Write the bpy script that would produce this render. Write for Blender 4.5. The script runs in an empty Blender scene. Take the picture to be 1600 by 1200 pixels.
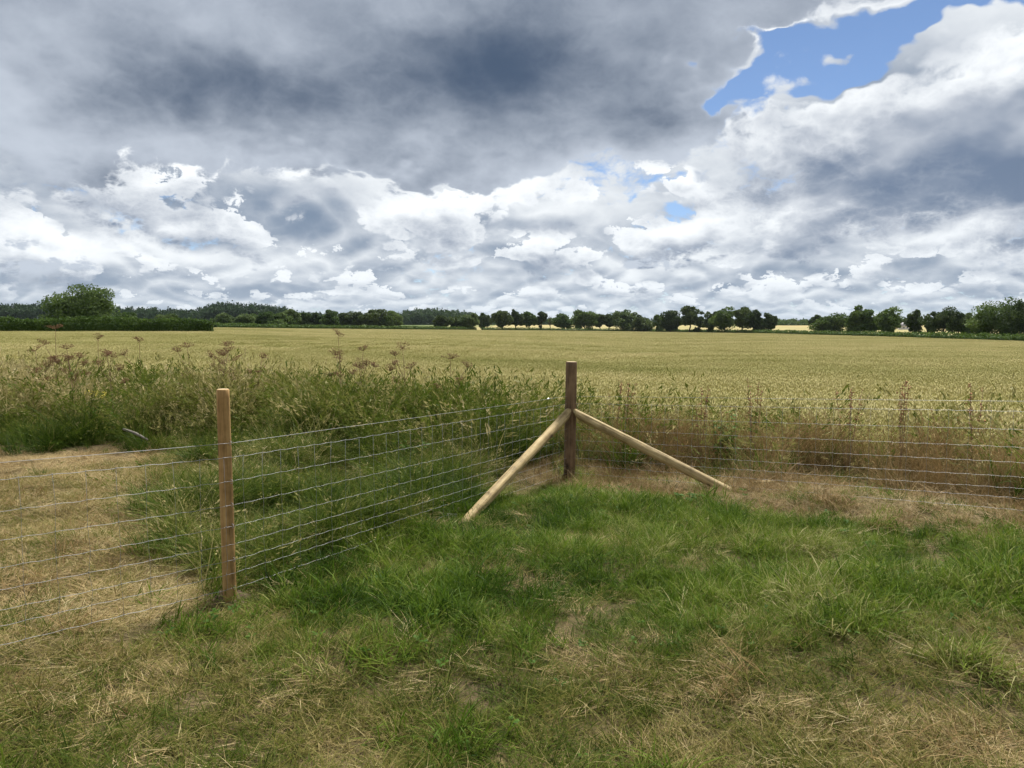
import bpy, math, random
import numpy as np

# ------------------------------------------------------------------ scene, camera, sky, sun, exposure
scene = bpy.context.scene
R = math.radians
CAM_H, PITCH, FPX = 1.65, math.atan(95.0 / 1200.0), 1200.0     # focal length in pixels of a 1600 wide frame
CP, SP = math.cos(PITCH), math.sin(PITCH)

cam_data = bpy.data.cameras.new('camera')
cam_data.sensor_width = 36.0
cam_data.lens = 36.0 * FPX / 1600.0
cam_data.clip_start, cam_data.clip_end = 0.05, 20000.0
cam = bpy.data.objects.new('camera', cam_data)
scene.collection.objects.link(cam)
cam.location = (0, 0, CAM_H)
cam.rotation_euler = (math.pi / 2 - PITCH, 0, 0)
scene.camera = cam

vs = scene.view_settings
vs.view_transform, vs.look, vs.exposure, vs.gamma = 'Standard', 'None', 1.3, 1.0
vs.use_curve_mapping = False

SUN_EL, SUN_AZ = R(56), R(22)          # azimuth clockwise from the view direction (+Y)

class NT:
    """small expression builder over a node tree"""
    def __init__(self, tree):
        self.t = tree
    def node(self, kind, **props):
        n = self.t.nodes.new(kind)
        for k, v in props.items():
            setattr(n, k, v)
        return n
    def put(self, sock, val):
        if isinstance(val, E):
            self.t.links.new(val.s, sock)
        elif isinstance(val, bpy.types.NodeSocket):
            self.t.links.new(val, sock)
        else:
            sock.default_value = val
    def math(self, op, *args, clamp=False):
        n = self.node('ShaderNodeMath', operation=op, use_clamp=clamp)
        for i, a in enumerate(args):
            self.put(n.inputs[i], a)
        return E(self, n.outputs[0])
    def smooth(self, x, a, b, c=0.0, d=1.0):
        n = self.node('ShaderNodeMapRange', interpolation_type='SMOOTHSTEP')
        for i, v in enumerate((x, a, b, c, d)):
            self.put(n.inputs[i], v)
        return E(self, n.outputs[0])
    def lin(self, x, a, b, c=0.0, d=1.0):
        n = self.node('ShaderNodeMapRange', interpolation_type='LINEAR', clamp=True)
        for i, v in enumerate((x, a, b, c, d)):
            self.put(n.inputs[i], v)
        return E(self, n.outputs[0])
    def vec(self, x, y, z):
        n = self.node('ShaderNodeCombineXYZ')
        for i, v in enumerate((x, y, z)):
            self.put(n.inputs[i], v)
        return n.outputs[0]
    def xyz(self, v):
        n = self.node('ShaderNodeSeparateXYZ')
        self.put(n.inputs[0], v)
        return [E(self, o) for o in n.outputs]
    def noise(self, v, scale, detail=3.0, rough=0.5, lac=2.0, dist=0.0, color=False):
        n = self.node('ShaderNodeTexNoise', noise_dimensions='3D')
        self.put(n.inputs['Vector'], v)
        n.inputs['Scale'].default_value = scale
        n.inputs['Detail'].default_value = detail
        n.inputs['Roughness'].default_value = rough
        n.inputs['Lacunarity'].default_value = lac
        n.inputs['Distortion'].default_value = dist
        return n.outputs['Color'] if color else E(self, n.outputs[0])
    def voronoi(self, v, scale, detail=2.0, rough=0.5, smooth=0.6):
        n = self.node('ShaderNodeTexVoronoi', feature='SMOOTH_F1', voronoi_dimensions='2D', normalize=True)
        self.put(n.inputs['Vector'], v)
        n.inputs['Scale'].default_value = scale
        n.inputs['Detail'].default_value = detail
        n.inputs['Roughness'].default_value = rough
        n.inputs['Smoothness'].default_value = smooth
        return E(self, n.outputs['Distance'])
    def mix(self, f, a, b):
        n = self.node('ShaderNodeMix', data_type='RGBA')
        self.put(n.inputs[0], f)
        for i, v in ((6, a), (7, b)):
            if isinstance(v, tuple):
                v = tuple(v) + ((1.0,) if len(v) == 3 else ())
            self.put(n.inputs[i], v)
        return n.outputs[2]
    def scale_color(self, c, f):
        n = self.node('ShaderNodeVectorMath', operation='SCALE')
        self.put(n.inputs[0], c)
        self.put(n.inputs['Scale'], f)
        return n.outputs[0]

class E:
    def __init__(self, nt, s):
        self.nt, self.s = nt, s
    def _b(self, op, o, rev=False):
        return self.nt.math(op, o, self) if rev else self.nt.math(op, self, o)
    def __add__(self, o): return self._b('ADD', o)
    __radd__ = __add__
    def __mul__(self, o): return self._b('MULTIPLY', o)
    __rmul__ = __mul__
    def __sub__(self, o): return self._b('SUBTRACT', o)
    def __rsub__(self, o): return self._b('SUBTRACT', o, True)
    def __truediv__(self, o): return self._b('DIVIDE', o)
    def __rtruediv__(self, o): return self._b('DIVIDE', o, True)

def look(px, py):
    """azimuth and elevation of a picture point"""
    x, dn = px - 800.0, py - 600.0
    f, u = FPX * CP - dn * SP, -dn * CP - FPX * SP
    return math.atan2(x, f), math.atan2(u, math.hypot(x, f))

def build_world():
    world = bpy.data.worlds.new('World')
    scene.world = world
    world.use_nodes = True
    t = world.node_tree
    t.nodes.clear()
    nt = NT(t)
    out = nt.node('ShaderNodeOutputWorld')
    tc = nt.node('ShaderNodeTexCoord')
    d = tc.outputs['Generated']
    x, y, z = nt.xyz(d)
    zc = nt.math('MAXIMUM', z, 0.0)
    az = nt.math('ARCTAN2', x, y)
    el = nt.math('ARCSINE', zc)
    # cloud texture: octaves of noise on the sky sphere, their weight moving to finer ones towards the horizon
    # as a level cloud deck shrinks with distance
    zz = zc + 0.035
    k0 = -0.25 - nt.math('LOGARITHM', zz, 2.0)            # octave of the broadest lumps at this height
    FREQ = [2.0 * 1.97 ** k for k in range(9)]
    W, W2 = [], []
    for k in range(9):
        r = (k * math.log2(1.97) + 1.0) - k0
        rp, rn = nt.math('MAXIMUM', r, 0.0), nt.math('MINIMUM', r, 0.0)
        lo = rn * rn * 1.3
        W.append(nt.math('POWER', math.e, rp * -0.42 - lo))
        W2.append(nt.math('POWER', math.e, rp * -0.95 - lo))
    BAND = nt.math('LOGARITHM', zz, math.e) * 0.06       # flatter lumps low down
    def octaves(off, up, first, last, billow, wx=None, wy=None, stretch=1.5):
        """sum of octaves first..last at this direction, moved up by `up` of its height"""
        zs = nt.math('MULTIPLY_ADD', zz, up, z) if up else z
        if wx is not None:
            zs = nt.math('MULTIPLY_ADD', wy, zz, zs)
            xs = nt.math('MULTIPLY_ADD', wx, zz, x)
        else:
            xs = x
        Pv = nt.vec(xs + off, y + off * 0.37, nt.math('MULTIPLY_ADD', zs, stretch, BAND) - off)
        tot = rnd = None
        for k in range(first, last + 1):
            n = nt.noise(Pv, FREQ[k], 0.0)
            n = n - 0.5
            if k >= billow:
                n = nt.math('ABSOLUTE', n) * 1.5 - 0.19
            tot = n * W[k] if tot is None else nt.math('MULTIPLY_ADD', n, W[k], tot)
            rnd = n * W2[k] if rnd is None else nt.math('MULTIPLY_ADD', n, W2[k], rnd)
        return tot, rnd                                  # full field, and its broad rounded shape
    wx = octaves(11.3, 0.0, 1, 5, 99)[0]
    wy = octaves(23.7, 0.0, 1, 5, 99)[0]
    # ---- broad cloud masses: (px, py, half width, half height, tilt deg, weight)
    def mass(blobs, kx, ky):
        a2 = az + wx * kx
        e2 = el + wy * ky
        tot = None
        for (px, py, sx, sy, tilt, w) in blobs:
            a0, e0 = look(px, py)
            ct, st = math.cos(R(tilt)), math.sin(R(tilt))
            da, de = a2 - a0, e2 - e0
            p = nt.math('MULTIPLY_ADD', da, ct * FPX / sx, de * (st * FPX / sx))
            q = nt.math('MULTIPLY_ADD', de, ct * FPX / sy, da * (-st * FPX / sy))
            g = nt.math('POWER', math.e, nt.math('MULTIPLY_ADD', p, p, q * q) * -1.0)
            tot = g * w if tot is None else nt.math('MULTIPLY_ADD', g, w, tot)
        return tot
    dark = mass([
        (60, 70, 330, 75, -8, 0.95), (400, 150, 300, 62, -17, 0.95), (800, 170, 270, 75, -2, 1.0),
        (900, 45, 230, 85, 3, 0.9), (540, 60, 260, 60, 0, 0.62), (1000, 185, 90, 60, 0, 0.5), (830, 228, 200, 24, 0, 0.5), (-350, 60, 300, 140, 0, 0.7), (600, -330, 900, 200, 0, 0.8),
    ], 0.11, 0.06)
    right = mass([
        (1420, 220, 150, 75, 0, 0.9), (1480, 310, 200, 42, 4, 0.9), (1160, 290, 120, 26, 3, 0.8), (1240, 378, 170, 20, 0, 0.55),
        (1150, 190, 70, 50, 0, 0.5), (830, 358, 150, 16, 0, 0.75), (560, 325, 110, 18, 0, 0.7), (200, 350, 180, 16, 0, 0.6), (60, 300, 110, 16, 0, 0.5), (420, 400, 240, 9, 0, 0.5), (900, 405, 240, 8, 0, 0.5), (1800, 250, 250, 130, 0, 0.8),
    ], 0.14, 0.07)
    bright = mass([(1500, 105, 230, 45, 8, 1.0), (1210, 60, 110, 60, 0, 0.8), (1160, 160, 80, 45, 0, 0.5), (560, 285, 330, 40, -8, 0.35), (150, 210, 220, 60, -10, 0.4)], 0.16, 0.08)
    gap = mass([
        (1310, 85, 130, 30, 22, 1.05), (1150, 112, 65, 24, 18, 1.0), (1470, 24, 130, 30, 10, 1.05), (1650, -40, 200, 50, 0, 0.6),
        (590, 238, 45, 10, 0, 0.40), (1030, 312, 40, 13, 0, 0.38),
    ], 0.30, 0.16)

    # far, smaller cumulus rows
    b0, bs0 = octaves(5.3, 0.0, 1, 8, 3, wx * 0.08, wy * 0.06, 1.35)
    bs1 = octaves(5.3, 0.16, 1, 6, 3, wx * 0.08, wy * 0.06, 1.35)[1]
    up = bs0 - bs1                                       # positive on the upper side of a puff, negative at its base
    sb = nt.smooth(b0, -0.40, 0.45) * 0.35 - up * 3.0 + 0.41
    colB = nt.mix(nt.smooth(sb, -0.25, 1.15), (1.04, 1.07, 1.09), (0.19, 0.26, 0.37))
    aB = nt.smooth(b0 - gap * 0.52, -0.52, -0.26)
    # nearer, bigger cumulus: crisp lit tops, soft shaded bases
    a0_, as0 = octaves(0.0, 0.0, 0, 8, 2, wx * 0.08, wy * 0.08, 1.25)
    as1 = octaves(0.0, 0.26, 0, 6, 2, wx * 0.08, wy * 0.08, 1.25)[1]
    big = right * 0.30 - gap * 0.60 + dark * 0.2 + 0.08
    f0 = a0_ + big
    upA = as0 - as1
    soft = nt.smooth(upA, -0.10, 0.10, 0.30, 0.04)
    soft = soft + gap * 0.22
    aA = nt.smooth(f0 / soft, 0.0, 1.0)
    sA = nt.smooth(f0, 0.0, 0.60) * 0.55 - upA * 2.7 - up * 1.2 + 0.45 - bright * 0.6
    colA = nt.mix(nt.smooth(sA, -0.20, 1.40), (1.10, 1.13, 1.15), (0.155, 0.215, 0.325))
    col = nt.mix(aA, colB, colA)
    # near dark deck
    nd, ns = octaves(7.7, 0.0, 0, 7, 3, wx * 0.1, wy * 0.1, 1.3)
    upD = ns - octaves(7.7, 0.20, 0, 6, 3, wx * 0.1, wy * 0.1, 1.3)[1]
    DD = dark * 0.58 + nd * 0.72 + a0_ * 0.25 - gap * 0.5
    deck = nt.smooth(DD, 0.20, 0.33)
    deep = nt.smooth(DD * 0.75 + bs0 * 0.25 - up * 1.4 - upD * 1.9, -0.10, 0.98)
    deckcol = nt.mix(deep, (0.58, 0.64, 0.73), (0.072, 0.110, 0.18))
    col = nt.mix(deck, col, deckcol)
    # air lightens and flattens the farthest clouds
    far = nt.math('POWER', math.e, el * -17.0)
    col = nt.mix(far * 0.72, col, (0.56, 0.64, 0.73))
    alpha = nt.math('MAXIMUM', nt.math('MAXIMUM', nt.math('MAXIMUM', aA, aB), deck), far)
    below = nt.math('GREATER_THAN', 0.0, z)
    col = nt.mix(below, col, (0.14, 0.14, 0.09))
    alpha = nt.math('MAXIMUM', alpha, below)

    sky = nt.node('ShaderNodeTexSky', sky_type='NISHITA', sun_disc=False)
    sky.sun_elevation, sky.sun_rotation = SUN_EL, SUN_AZ
    sky.altitude = 2500.0
    sky.air_density, sky.dust_density, sky.ozone_density = 0.9, 0.0, 2.0
    b_sky = nt.node('ShaderNodeBackground')
    nt.put(b_sky.inputs[0], sky.outputs[0])
    b_sky.inputs[1].default_value = 0.05
    b_cl = nt.node('ShaderNodeBackground')
    nt.put(b_cl.inputs[0], col)
    b_cl.inputs[1].default_value = 0.41
    ms = nt.node('ShaderNodeMixShader')
    nt.put(ms.inputs[0], alpha)
    t.links.new(b_sky.outputs[0], ms.inputs[1])
    t.links.new(b_cl.outputs[0], ms.inputs[2])
    t.links.new(ms.outputs[0], out.inputs[0])
    world.cycles.sampling_method = 'NONE'
build_world()

sun_data = bpy.data.lights.new('sun', 'SUN')
sun_data.energy, sun_data.angle, sun_data.color = 3.2, R(9), (1.0, 0.96, 0.89)
sun = bpy.data.objects.new('sun', sun_data)
scene.collection.objects.link(sun)
sun.rotation_euler = (math.pi / 2 - SUN_EL, 0, math.pi - SUN_AZ)
sun.location = (20, 40, 60)

cy = scene.cycles
cy.use_adaptive_sampling, cy.adaptive_threshold = True, 0.02
cy.use_denoising = True
cy.max_bounces, cy.diffuse_bounces, cy.glossy_bounces, cy.transmission_bounces, cy.transparent_max_bounces = 4, 2, 1, 2, 4
cy.caustics_reflective = cy.caustics_refractive = False

# ------------------------------------------------------------------ helpers
COL = scene.collection
rng = np.random.default_rng(7)

def tag(o, label=None, category=None, group=None, kind=None):
    if label: o['label'] = label
    if category: o['category'] = category
    if group: o['group'] = group
    if kind: o['kind'] = kind
    return o

def link(name, mesh, mat=None, parent=None):
    o = bpy.data.objects.new(name, mesh)
    COL.objects.link(o)
    if mat is not None and not mesh.materials:
        mesh.materials.append(mat)
    if parent is not None:
        o.parent = parent
    return o

def empty(name, loc):
    o = bpy.data.objects.new(name, None)
    o.empty_display_size = 0.2
    COL.objects.link(o)
    o.location = loc
    return o

def mesh_np(name, verts, loops, sizes, smooth=False, attrs=None, mat=None):
    """mesh from numpy arrays: vertex positions, loop vertex indices, loop count of each face"""
    me = bpy.data.meshes.new(name)
    verts = np.asarray(verts, np.float32)
    loops = np.asarray(loops, np.int32).ravel()
    sizes = np.asarray(sizes, np.int32)
    me.vertices.add(len(verts))
    me.vertices.foreach_set('co', verts.ravel())
    if len(loops):
        me.loops.add(len(loops))
        me.loops.foreach_set('vertex_index', loops)
        me.polygons.add(len(sizes))
        starts = np.concatenate(([0], np.cumsum(sizes)[:-1])).astype(np.int32)
        me.polygons.foreach_set('loop_start', starts)
        if smooth:
            me.polygons.foreach_set('use_smooth', np.ones(len(sizes), bool))
    for k, a in (attrs or {}).items():
        a = np.asarray(a)
        if a.ndim == 2:
            at = me.attributes.new(k, 'FLOAT_VECTOR', 'POINT')
            at.data.foreach_set('vector', a.astype(np.float32).ravel())
        elif a.dtype.kind == 'i':
            at = me.attributes.new(k, 'INT', 'POINT')
            at.data.foreach_set('value', a.astype(np.int32))
        else:
            at = me.attributes.new(k, 'FLOAT', 'POINT')
            at.data.foreach_set('value', a.astype(np.float32))
    me.update(calc_edges=True)
    if mat is not None:
        me.materials.append(mat)
    return me

class Soup:
    """collects faces of several small shapes for one mesh"""
    def __init__(self):
        self.v, self.l, self.s, self.a, self.n = [], [], [], [], 0
    def add(self, verts, faces, attr=0.5):
        verts = np.asarray(verts, float)
        self.v.append(verts)
        for f in faces:
            self.l.extend(int(i) + self.n for i in f)
            self.s.append(len(f))
        self.a.append(np.full(len(verts), attr) if np.isscalar(attr) else np.asarray(attr))
        self.n += len(verts)
    def add_np(self, verts, loops, sizes, attr):
        self.v.append(verts)
        self.l.extend((np.asarray(loops).ravel() + self.n).tolist())
        self.s.extend(np.asarray(sizes).tolist())
        self.a.append(attr)
        self.n += len(verts)
    def mesh(self, name, mat=None, smooth=False):
        return mesh_np(name, np.concatenate(self.v), self.l, self.s, smooth, {'v': np.concatenate(self.a)}, mat)

def tube(path, radii, sides=8, cap=True):
    """tapered tube along a path -> verts, faces"""
    path = np.asarray(path, float)
    n = len(path)
    radii = np.broadcast_to(np.asarray(radii, float), (n,))
    tan = np.gradient(path, axis=0)
    tan /= np.linalg.norm(tan, axis=1)[:, None] + 1e-9
    ref = np.array([0, 0, 1.0]) if abs(tan[0, 2]) < 0.9 else np.array([1.0, 0, 0])
    verts, faces = [], []
    for i in range(n):
        u = np.cross(tan[i], ref); u /= np.linalg.norm(u) + 1e-9
        w = np.cross(u, tan[i])
        a = np.arange(sides) * 2 * np.pi / sides
        verts.append(path[i] + radii[i] * (np.cos(a)[:, None] * u + np.sin(a)[:, None] * w))
    verts = np.concatenate(verts)
    for i in range(n - 1):
        for k in range(sides):
            k2 = (k + 1) % sides
            faces.append((i * sides + k, i * sides + k2, (i + 1) * sides + k2, (i + 1) * sides + k))
    if cap:
        faces.append(tuple(range(sides))[::-1])
        faces.append(tuple((n - 1) * sides + k for k in range(sides)))
    return verts, faces

_lat = np.random.default_rng(99).random((64, 64))
def vnoise(x, y, s=1.0, octaves=3, off=0.0):
    """smooth value noise 0..1"""
    tot, amp, norm = 0.0, 1.0, 0.0
    for o in range(octaves):
        a, b = (np.asarray(x) * s + off + 17.3 * o), (np.asarray(y) * s + off * 1.7 + 5.1 * o)
        i, j = np.floor(a).astype(int), np.floor(b).astype(int)
        f, g = a - i, b - j
        f, g = f * f * (3 - 2 * f), g * g * (3 - 2 * g)
        L = lambda p, q: _lat[p % 64, q % 64]
        tot = tot + amp * ((L(i, j) * (1 - f) + L(i + 1, j) * f) * (1 - g) + (L(i, j + 1) * (1 - f) + L(i + 1, j + 1) * f) * g)
        norm += amp
        amp *= 0.55
        s *= 2.1
    return tot / norm

def sstep(x, a, b):
    t = np.clip((np.asarray(x, float) - a) / (b - a), 0, 1)
    return t * t * (3 - 2 * t)

def ratio(px, py):
    """sideways and downward slope of the line of sight through a picture point (per metre ahead)"""
    dn = py - 600.0
    f = FPX * CP - dn * SP
    return (px - 800.0) / f, (dn * CP + FPX * SP) / f

def on_ground(px, py, z=0.0):
    a, b = ratio(px, py)
    d = (CAM_H - z) / b
    return a * d, d

# ------------------------------------------------------------------ lie of the land
FENCE_C = np.array([0.64, 8.53])          # corner post
FENCE_P = np.array([-1.67, 4.44])         # first post of the left run
FENCE_L = np.array([-2.40, 3.52])
FENCE_L2 = FENCE_P + (FENCE_L - FENCE_P) * 3.2
FENCE_R = np.array([4.02, 5.97])
FENCE_R2 = FENCE_C + (FENCE_R - FENCE_C) * 1.75

def side(x, y, a, b):
    """signed distance to the line a-b, positive to its left"""
    d = (b - a) / np.linalg.norm(b - a)
    return d[0] * (y - a[1]) - d[1] * (x - a[0])

def beyond_left(x, y):
    s1 = -side(x, y, FENCE_C, FENCE_P)
    s2 = -side(x, y, FENCE_P, FENCE_L2)
    return np.minimum(s1, s2) if False else np.where(y > 4.44 + (x + 1.67) * -0.8, s1, s2)

def beyond_right(x, y):
    return side(x, y, FENCE_C, FENCE_R2)

EDGE_X = np.array([-60, -14, -7, -3, -0.5, 1.2, 4, 8, 12, 40])
EDGE_Y = np.array([22, 15.8, 13.6, 12.4, 11.8, 11.2, 9.3, 6.7, 4.0, -14])
def past_edge(x, y):
    """metres beyond the near edge of the wheat"""
    return (y - np.interp(x, EDGE_X, EDGE_Y)) * 0.86

TK = np.array([-3, -0.7, -0.39, -0.1, 0.17, 0.33, 0.67, 3])
AK = np.array([0.0, 0.0, 0.3, 2.4, 4.6, 3.9, 3.9, 3.9])
def ground_z(x, y):
    x, y = np.asarray(x, float), np.asarray(y, float)
    r = np.hypot(x, y)
    t = x / np.maximum(y, 0.25 * r + 1e-3)
    near = 0.10 * sstep(x, 1.0, 4.0) + 0.06 * sstep(-x, 1.7, 2.6) - 0.09 * np.exp(-((x - 0.6) ** 2 + (y - 8.5) ** 2) / 4.0)
    near = near + 0.13 * (vnoise(x, y, 1.3, 2, 3.0) - 0.5)
    A = np.interp(t, TK, AK) * np.where(y > 0, 1, 0)
    far = -0.35 - A * (1 - np.exp(-np.maximum(r - 10, 0) / 150.0))
    s = sstep(past_edge(x, y), -1.3, 0.9)
    z = near * (1 - s) + far * s
    ditch = np.exp(-((past_edge(x, y) + 1.2) / 0.8) ** 2) * 0.10
    z = z - ditch
    back = sstep(r, 560, 1000)
    z = z * (1 - back) + (-0.8) * back
    return z

# ------------------------------------------------------------------ materials
def new_mat(name):
    m = bpy.data.materials.new(name)
    m.use_nodes = True
    m.node_tree.nodes.clear()
    nt = NT(m.node_tree)
    nt.out = nt.node('ShaderNodeOutputMaterial')
    return m, nt

def ramp(nt, fac, stops):
    n = nt.node('ShaderNodeValToRGB')
    cr = n.color_ramp
    while len(cr.elements) < len(stops):
        cr.elements.new(0.5)
    for e, (p, c) in zip(cr.elements, stops):
        e.position, e.color = p, (c[0], c[1], c[2], 1.0)
    nt.put(n.inputs[0], fac)
    return n.outputs[0]

def attr(nt, name, kind='GEOMETRY'):
    n = nt.node('ShaderNodeAttribute', attribute_type=kind, attribute_name=name)
    return E(nt, n.outputs['Fac'])

def position(nt):
    return nt.node('ShaderNodeNewGeometry').outputs['Position']

def blade_mat(name, stops, trans=0.35, tint=0.45, patch=0.25, patch_scale=0.8, spec=0.06):
    """plant blades: hue differs from blade to blade, tuft to tuft and patch to patch"""
    m, nt = new_mat(name)
    f = attr(nt, 'v') * (1.0 - tint) + attr(nt, 'tint', 'INSTANCER') * tint
    f = f + (nt.noise(position(nt), patch_scale, 2.0) - 0.5) * patch
    col = ramp(nt, f, stops)
    p = nt.node('ShaderNodeBsdfPrincipled')
    nt.put(p.inputs['Base Color'], col)
    p.inputs['Roughness'].default_value = 0.55
    p.inputs['Specular IOR Level'].default_value = spec
    tr = nt.node('ShaderNodeBsdfTranslucent')
    nt.put(tr.inputs[0], col)
    mx = nt.node('ShaderNodeMixShader')
    mx.inputs[0].default_value = trans
    nt.t.links.new(p.outputs[0], mx.inputs[1]); nt.t.links.new(tr.outputs[0], mx.inputs[2])
    nt.t.links.new(mx.outputs[0], nt.out.inputs[0])
    return m

GREEN = [(0.0, (0.012, 0.028, 0.004)), (0.28, (0.044, 0.090, 0.007)), (0.56, (0.102, 0.166, 0.014)), (0.82, (0.18, 0.22, 0.036)), (1.0, (0.42, 0.37, 0.18))]
MIXED = [(0.0, (0.026, 0.052, 0.006)), (0.36, (0.088, 0.120, 0.014)), (0.60, (0.20, 0.175, 0.048)), (0.82, (0.35, 0.285, 0.120)), (1.0, (0.52, 0.43, 0.22))]
STRAW = [(0.0, (0.15, 0.092, 0.038)), (0.4, (0.32, 0.23, 0.098)), (0.8, (0.50, 0.40, 0.205)), (1.0, (0.60, 0.51, 0.30))]
TALL = [(0.0, (0.013, 0.031, 0.004)), (0.38, (0.055, 0.096, 0.009)), (0.64, (0.130, 0.155, 0.026)), (0.86, (0.31, 0.27, 0.105)), (1.0, (0.50, 0.42, 0.22))]
BROWN = [(0.0, (0.050, 0.080, 0.012)), (0.18, (0.090, 0.080, 0.024)), (0.5, (0.205, 0.132, 0.055)), (0.8, (0.34, 0.235, 0.105)), (1.0, (0.50, 0.385, 0.19))]
WHEAT = [(0.0, (0.14, 0.19, 0.040)), (0.3, (0.25, 0.26, 0.070)), (0.65, (0.46, 0.415, 0.170)), (1.0, (0.62, 0.545, 0.290))]
M_GREEN = blade_mat('lush_grass', GREEN, 0.32, tint=0.60)
M_MIXED = blade_mat('mixed_grass', MIXED, tint=0.55)
M_STRAW = blade_mat('straw', STRAW, 0.15, spec=0.12)
M_TALL = blade_mat('tall_grass', TALL, 0.32, tint=0.50)
M_BROWN = blade_mat('dry_grass', BROWN, 0.25)
M_WHEAT = blade_mat('wheat', WHEAT, 0.30, tint=0.40, patch=0.30, patch_scale=0.25)

def leaf_mat(name, lo, hi, trans=0.25, scale=0.35):
    m, nt = new_mat(name)
    oi = nt.node('ShaderNodeObjectInfo')
    f = attr(nt, 'v') * 0.5 + nt.noise(position(nt), scale, 2.0) * 0.5 + (E(nt, oi.outputs['Random']) - 0.5) * 0.35
    col = nt.mix(nt.smooth(f, 0.1, 0.9), lo, hi)
    p = nt.node('ShaderNodeBsdfPrincipled')
    nt.put(p.inputs['Base Color'], col)
    p.inputs['Roughness'].default_value = 0.6
    p.inputs['Specular IOR Level'].default_value = 0.08
    tr = nt.node('ShaderNodeBsdfTranslucent')
    nt.put(tr.inputs[0], col)
    mx = nt.node('ShaderNodeMixShader')
    mx.inputs[0].default_value = trans
    nt.t.links.new(p.outputs[0], mx.inputs[1]); nt.t.links.new(tr.outputs[0], mx.inputs[2])
    nt.t.links.new(mx.outputs[0], nt.out.inputs[0])
    return m
M_LEAF = leaf_mat('tree_leaves', (0.038, 0.070, 0.022), (0.115, 0.165, 0.045), 0.35)
M_LEAF_PALE = leaf_mat('pale_tree_leaves', (0.062, 0.095, 0.034), (0.145, 0.190, 0.070), 0.35)
M_LEAF_DARK = leaf_mat('dark_tree_leaves', (0.034, 0.056, 0.022), (0.085, 0.115, 0.040), 0.35)
M_HEDGE = leaf_mat('hedge_leaves', (0.042, 0.078, 0.018), (0.125, 0.190, 0.040), 0.35)
M_WOOD_FAR = leaf_mat('far_wood_leaves', (0.030, 0.055, 0.026), (0.064, 0.100, 0.040), 0.3, 0.05)
M_WEED = leaf_mat('weed_leaves', (0.035, 0.080, 0.012), (0.085, 0.16, 0.022), 0.3, 3.0)

def plain_mat(name, col, rough=0.8, metal=0.0, spec=0.3, var=0.3, scale=8.0):
    m, nt = new_mat(name)
    p = nt.node('ShaderNodeBsdfPrincipled')
    f = nt.noise(position(nt), scale, 4.0)
    nt.put(p.inputs['Base Color'], nt.mix(f, tuple(c * (1 - var) for c in col), tuple(min(1, c * (1 + var)) for c in col)))
    p.inputs['Roughness'].default_value = rough
    p.inputs['Metallic'].default_value = metal
    p.inputs['Specular IOR Level'].default_value = spec
    nt.t.links.new(p.outputs[0], nt.out.inputs[0])
    return m
M_BARK = plain_mat('bark', (0.055, 0.045, 0.032), 0.9)
M_WIRE = plain_mat('galvanised_wire', (0.29, 0.29, 0.29), 0.5, 0.7, 0.5, 0.12, 30.0)
M_STEM = plain_mat('dead_stem', (0.21, 0.135, 0.075), 0.85, scale=20.0)
M_UMBEL = plain_mat('dead_seed_head', (0.165, 0.088, 0.042), 0.9, scale=30.0)
M_SOIL = plain_mat('turned_soil', (0.11, 0.075, 0.045), 0.95, scale=25.0, var=0.5)
M_GREYWOOD = plain_mat('weathered_branch', (0.17, 0.15, 0.125), 0.85, scale=14.0)
M_STONE = plain_mat('pale_stone', (0.55, 0.52, 0.46), 0.8, scale=20.0)
M_WALL = plain_mat('pale_house_wall', (0.62, 0.58, 0.53), 0.9, scale=0.5)
M_ROOF = plain_mat('grey_house_roof', (0.33, 0.31, 0.31), 0.8, scale=0.5)
M_GLASS = plain_mat('dark_window', (0.05, 0.06, 0.07), 0.15, spec=0.5)

def timber_mat(name, pale, mid, deep, streak=1.0):
    """round softwood: grain stretched along the pole (object z), knots and a few weather streaks"""
    m, nt = new_mat(name)
    tc = nt.node('ShaderNodeTexCoord')
    x, y, z = nt.xyz(tc.outputs['Object'])
    g = nt.noise(nt.vec(x, y, z * 0.05), 60.0, 6.0, 0.65)
    w = nt.noise(nt.vec(x, y, z * 0.16), 14.0, 3.0, 0.5)
    b = nt.noise(tc.outputs['Object'], 5.0, 4.0, 0.6)
    f = (g - 0.5) * 0.85 + (w - 0.5) * 0.75 * streak + (b - 0.5) * 0.9 + 0.53
    col = ramp(nt, f, [(0.30, deep), (0.52, mid), (0.78, pale)])
    kn = nt.node('ShaderNodeTexVoronoi', feature='F1')
    nt.put(kn.inputs['Vector'], nt.vec(x, y, z * 0.55))
    kn.inputs['Scale'].default_value = 7.0
    k = nt.smooth(E(nt, kn.outputs['Distance']), 0.07, 0.19)
    col = nt.mix(k, tuple(c * 0.45 for c in deep), col)
    p = nt.node('ShaderNodeBsdfPrincipled')
    nt.put(p.inputs['Base Color'], col)
    p.inputs['Roughness'].default_value = 0.72
    p.inputs['Specular IOR Level'].default_value = 0.25
    bump = nt.node('ShaderNodeBump')
    bump.inputs['Strength'].default_value = 0.5
    bump.inputs['Distance'].default_value = 0.004
    nt.put(bump.inputs['Height'], g)
    nt.t.links.new(bump.outputs[0], p.inputs['Normal'])
    nt.t.links.new(p.outputs[0], nt.out.inputs[0])
    return m
M_POST = timber_mat('honey_timber', (0.46, 0.295, 0.120), (0.31, 0.186, 0.068), (0.150, 0.084, 0.029))
M_CORNER = timber_mat('dark_timber', (0.21, 0.132, 0.070), (0.135, 0.082, 0.043), (0.060, 0.036, 0.020))
M_STRUT = timber_mat('pale_timber', (0.45, 0.345, 0.170), (0.32, 0.235, 0.105), (0.165, 0.115, 0.048))
M_CUT = timber_mat('cut_end', (0.58, 0.46, 0.28), (0.48, 0.36, 0.20), (0.34, 0.24, 0.13))

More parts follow.
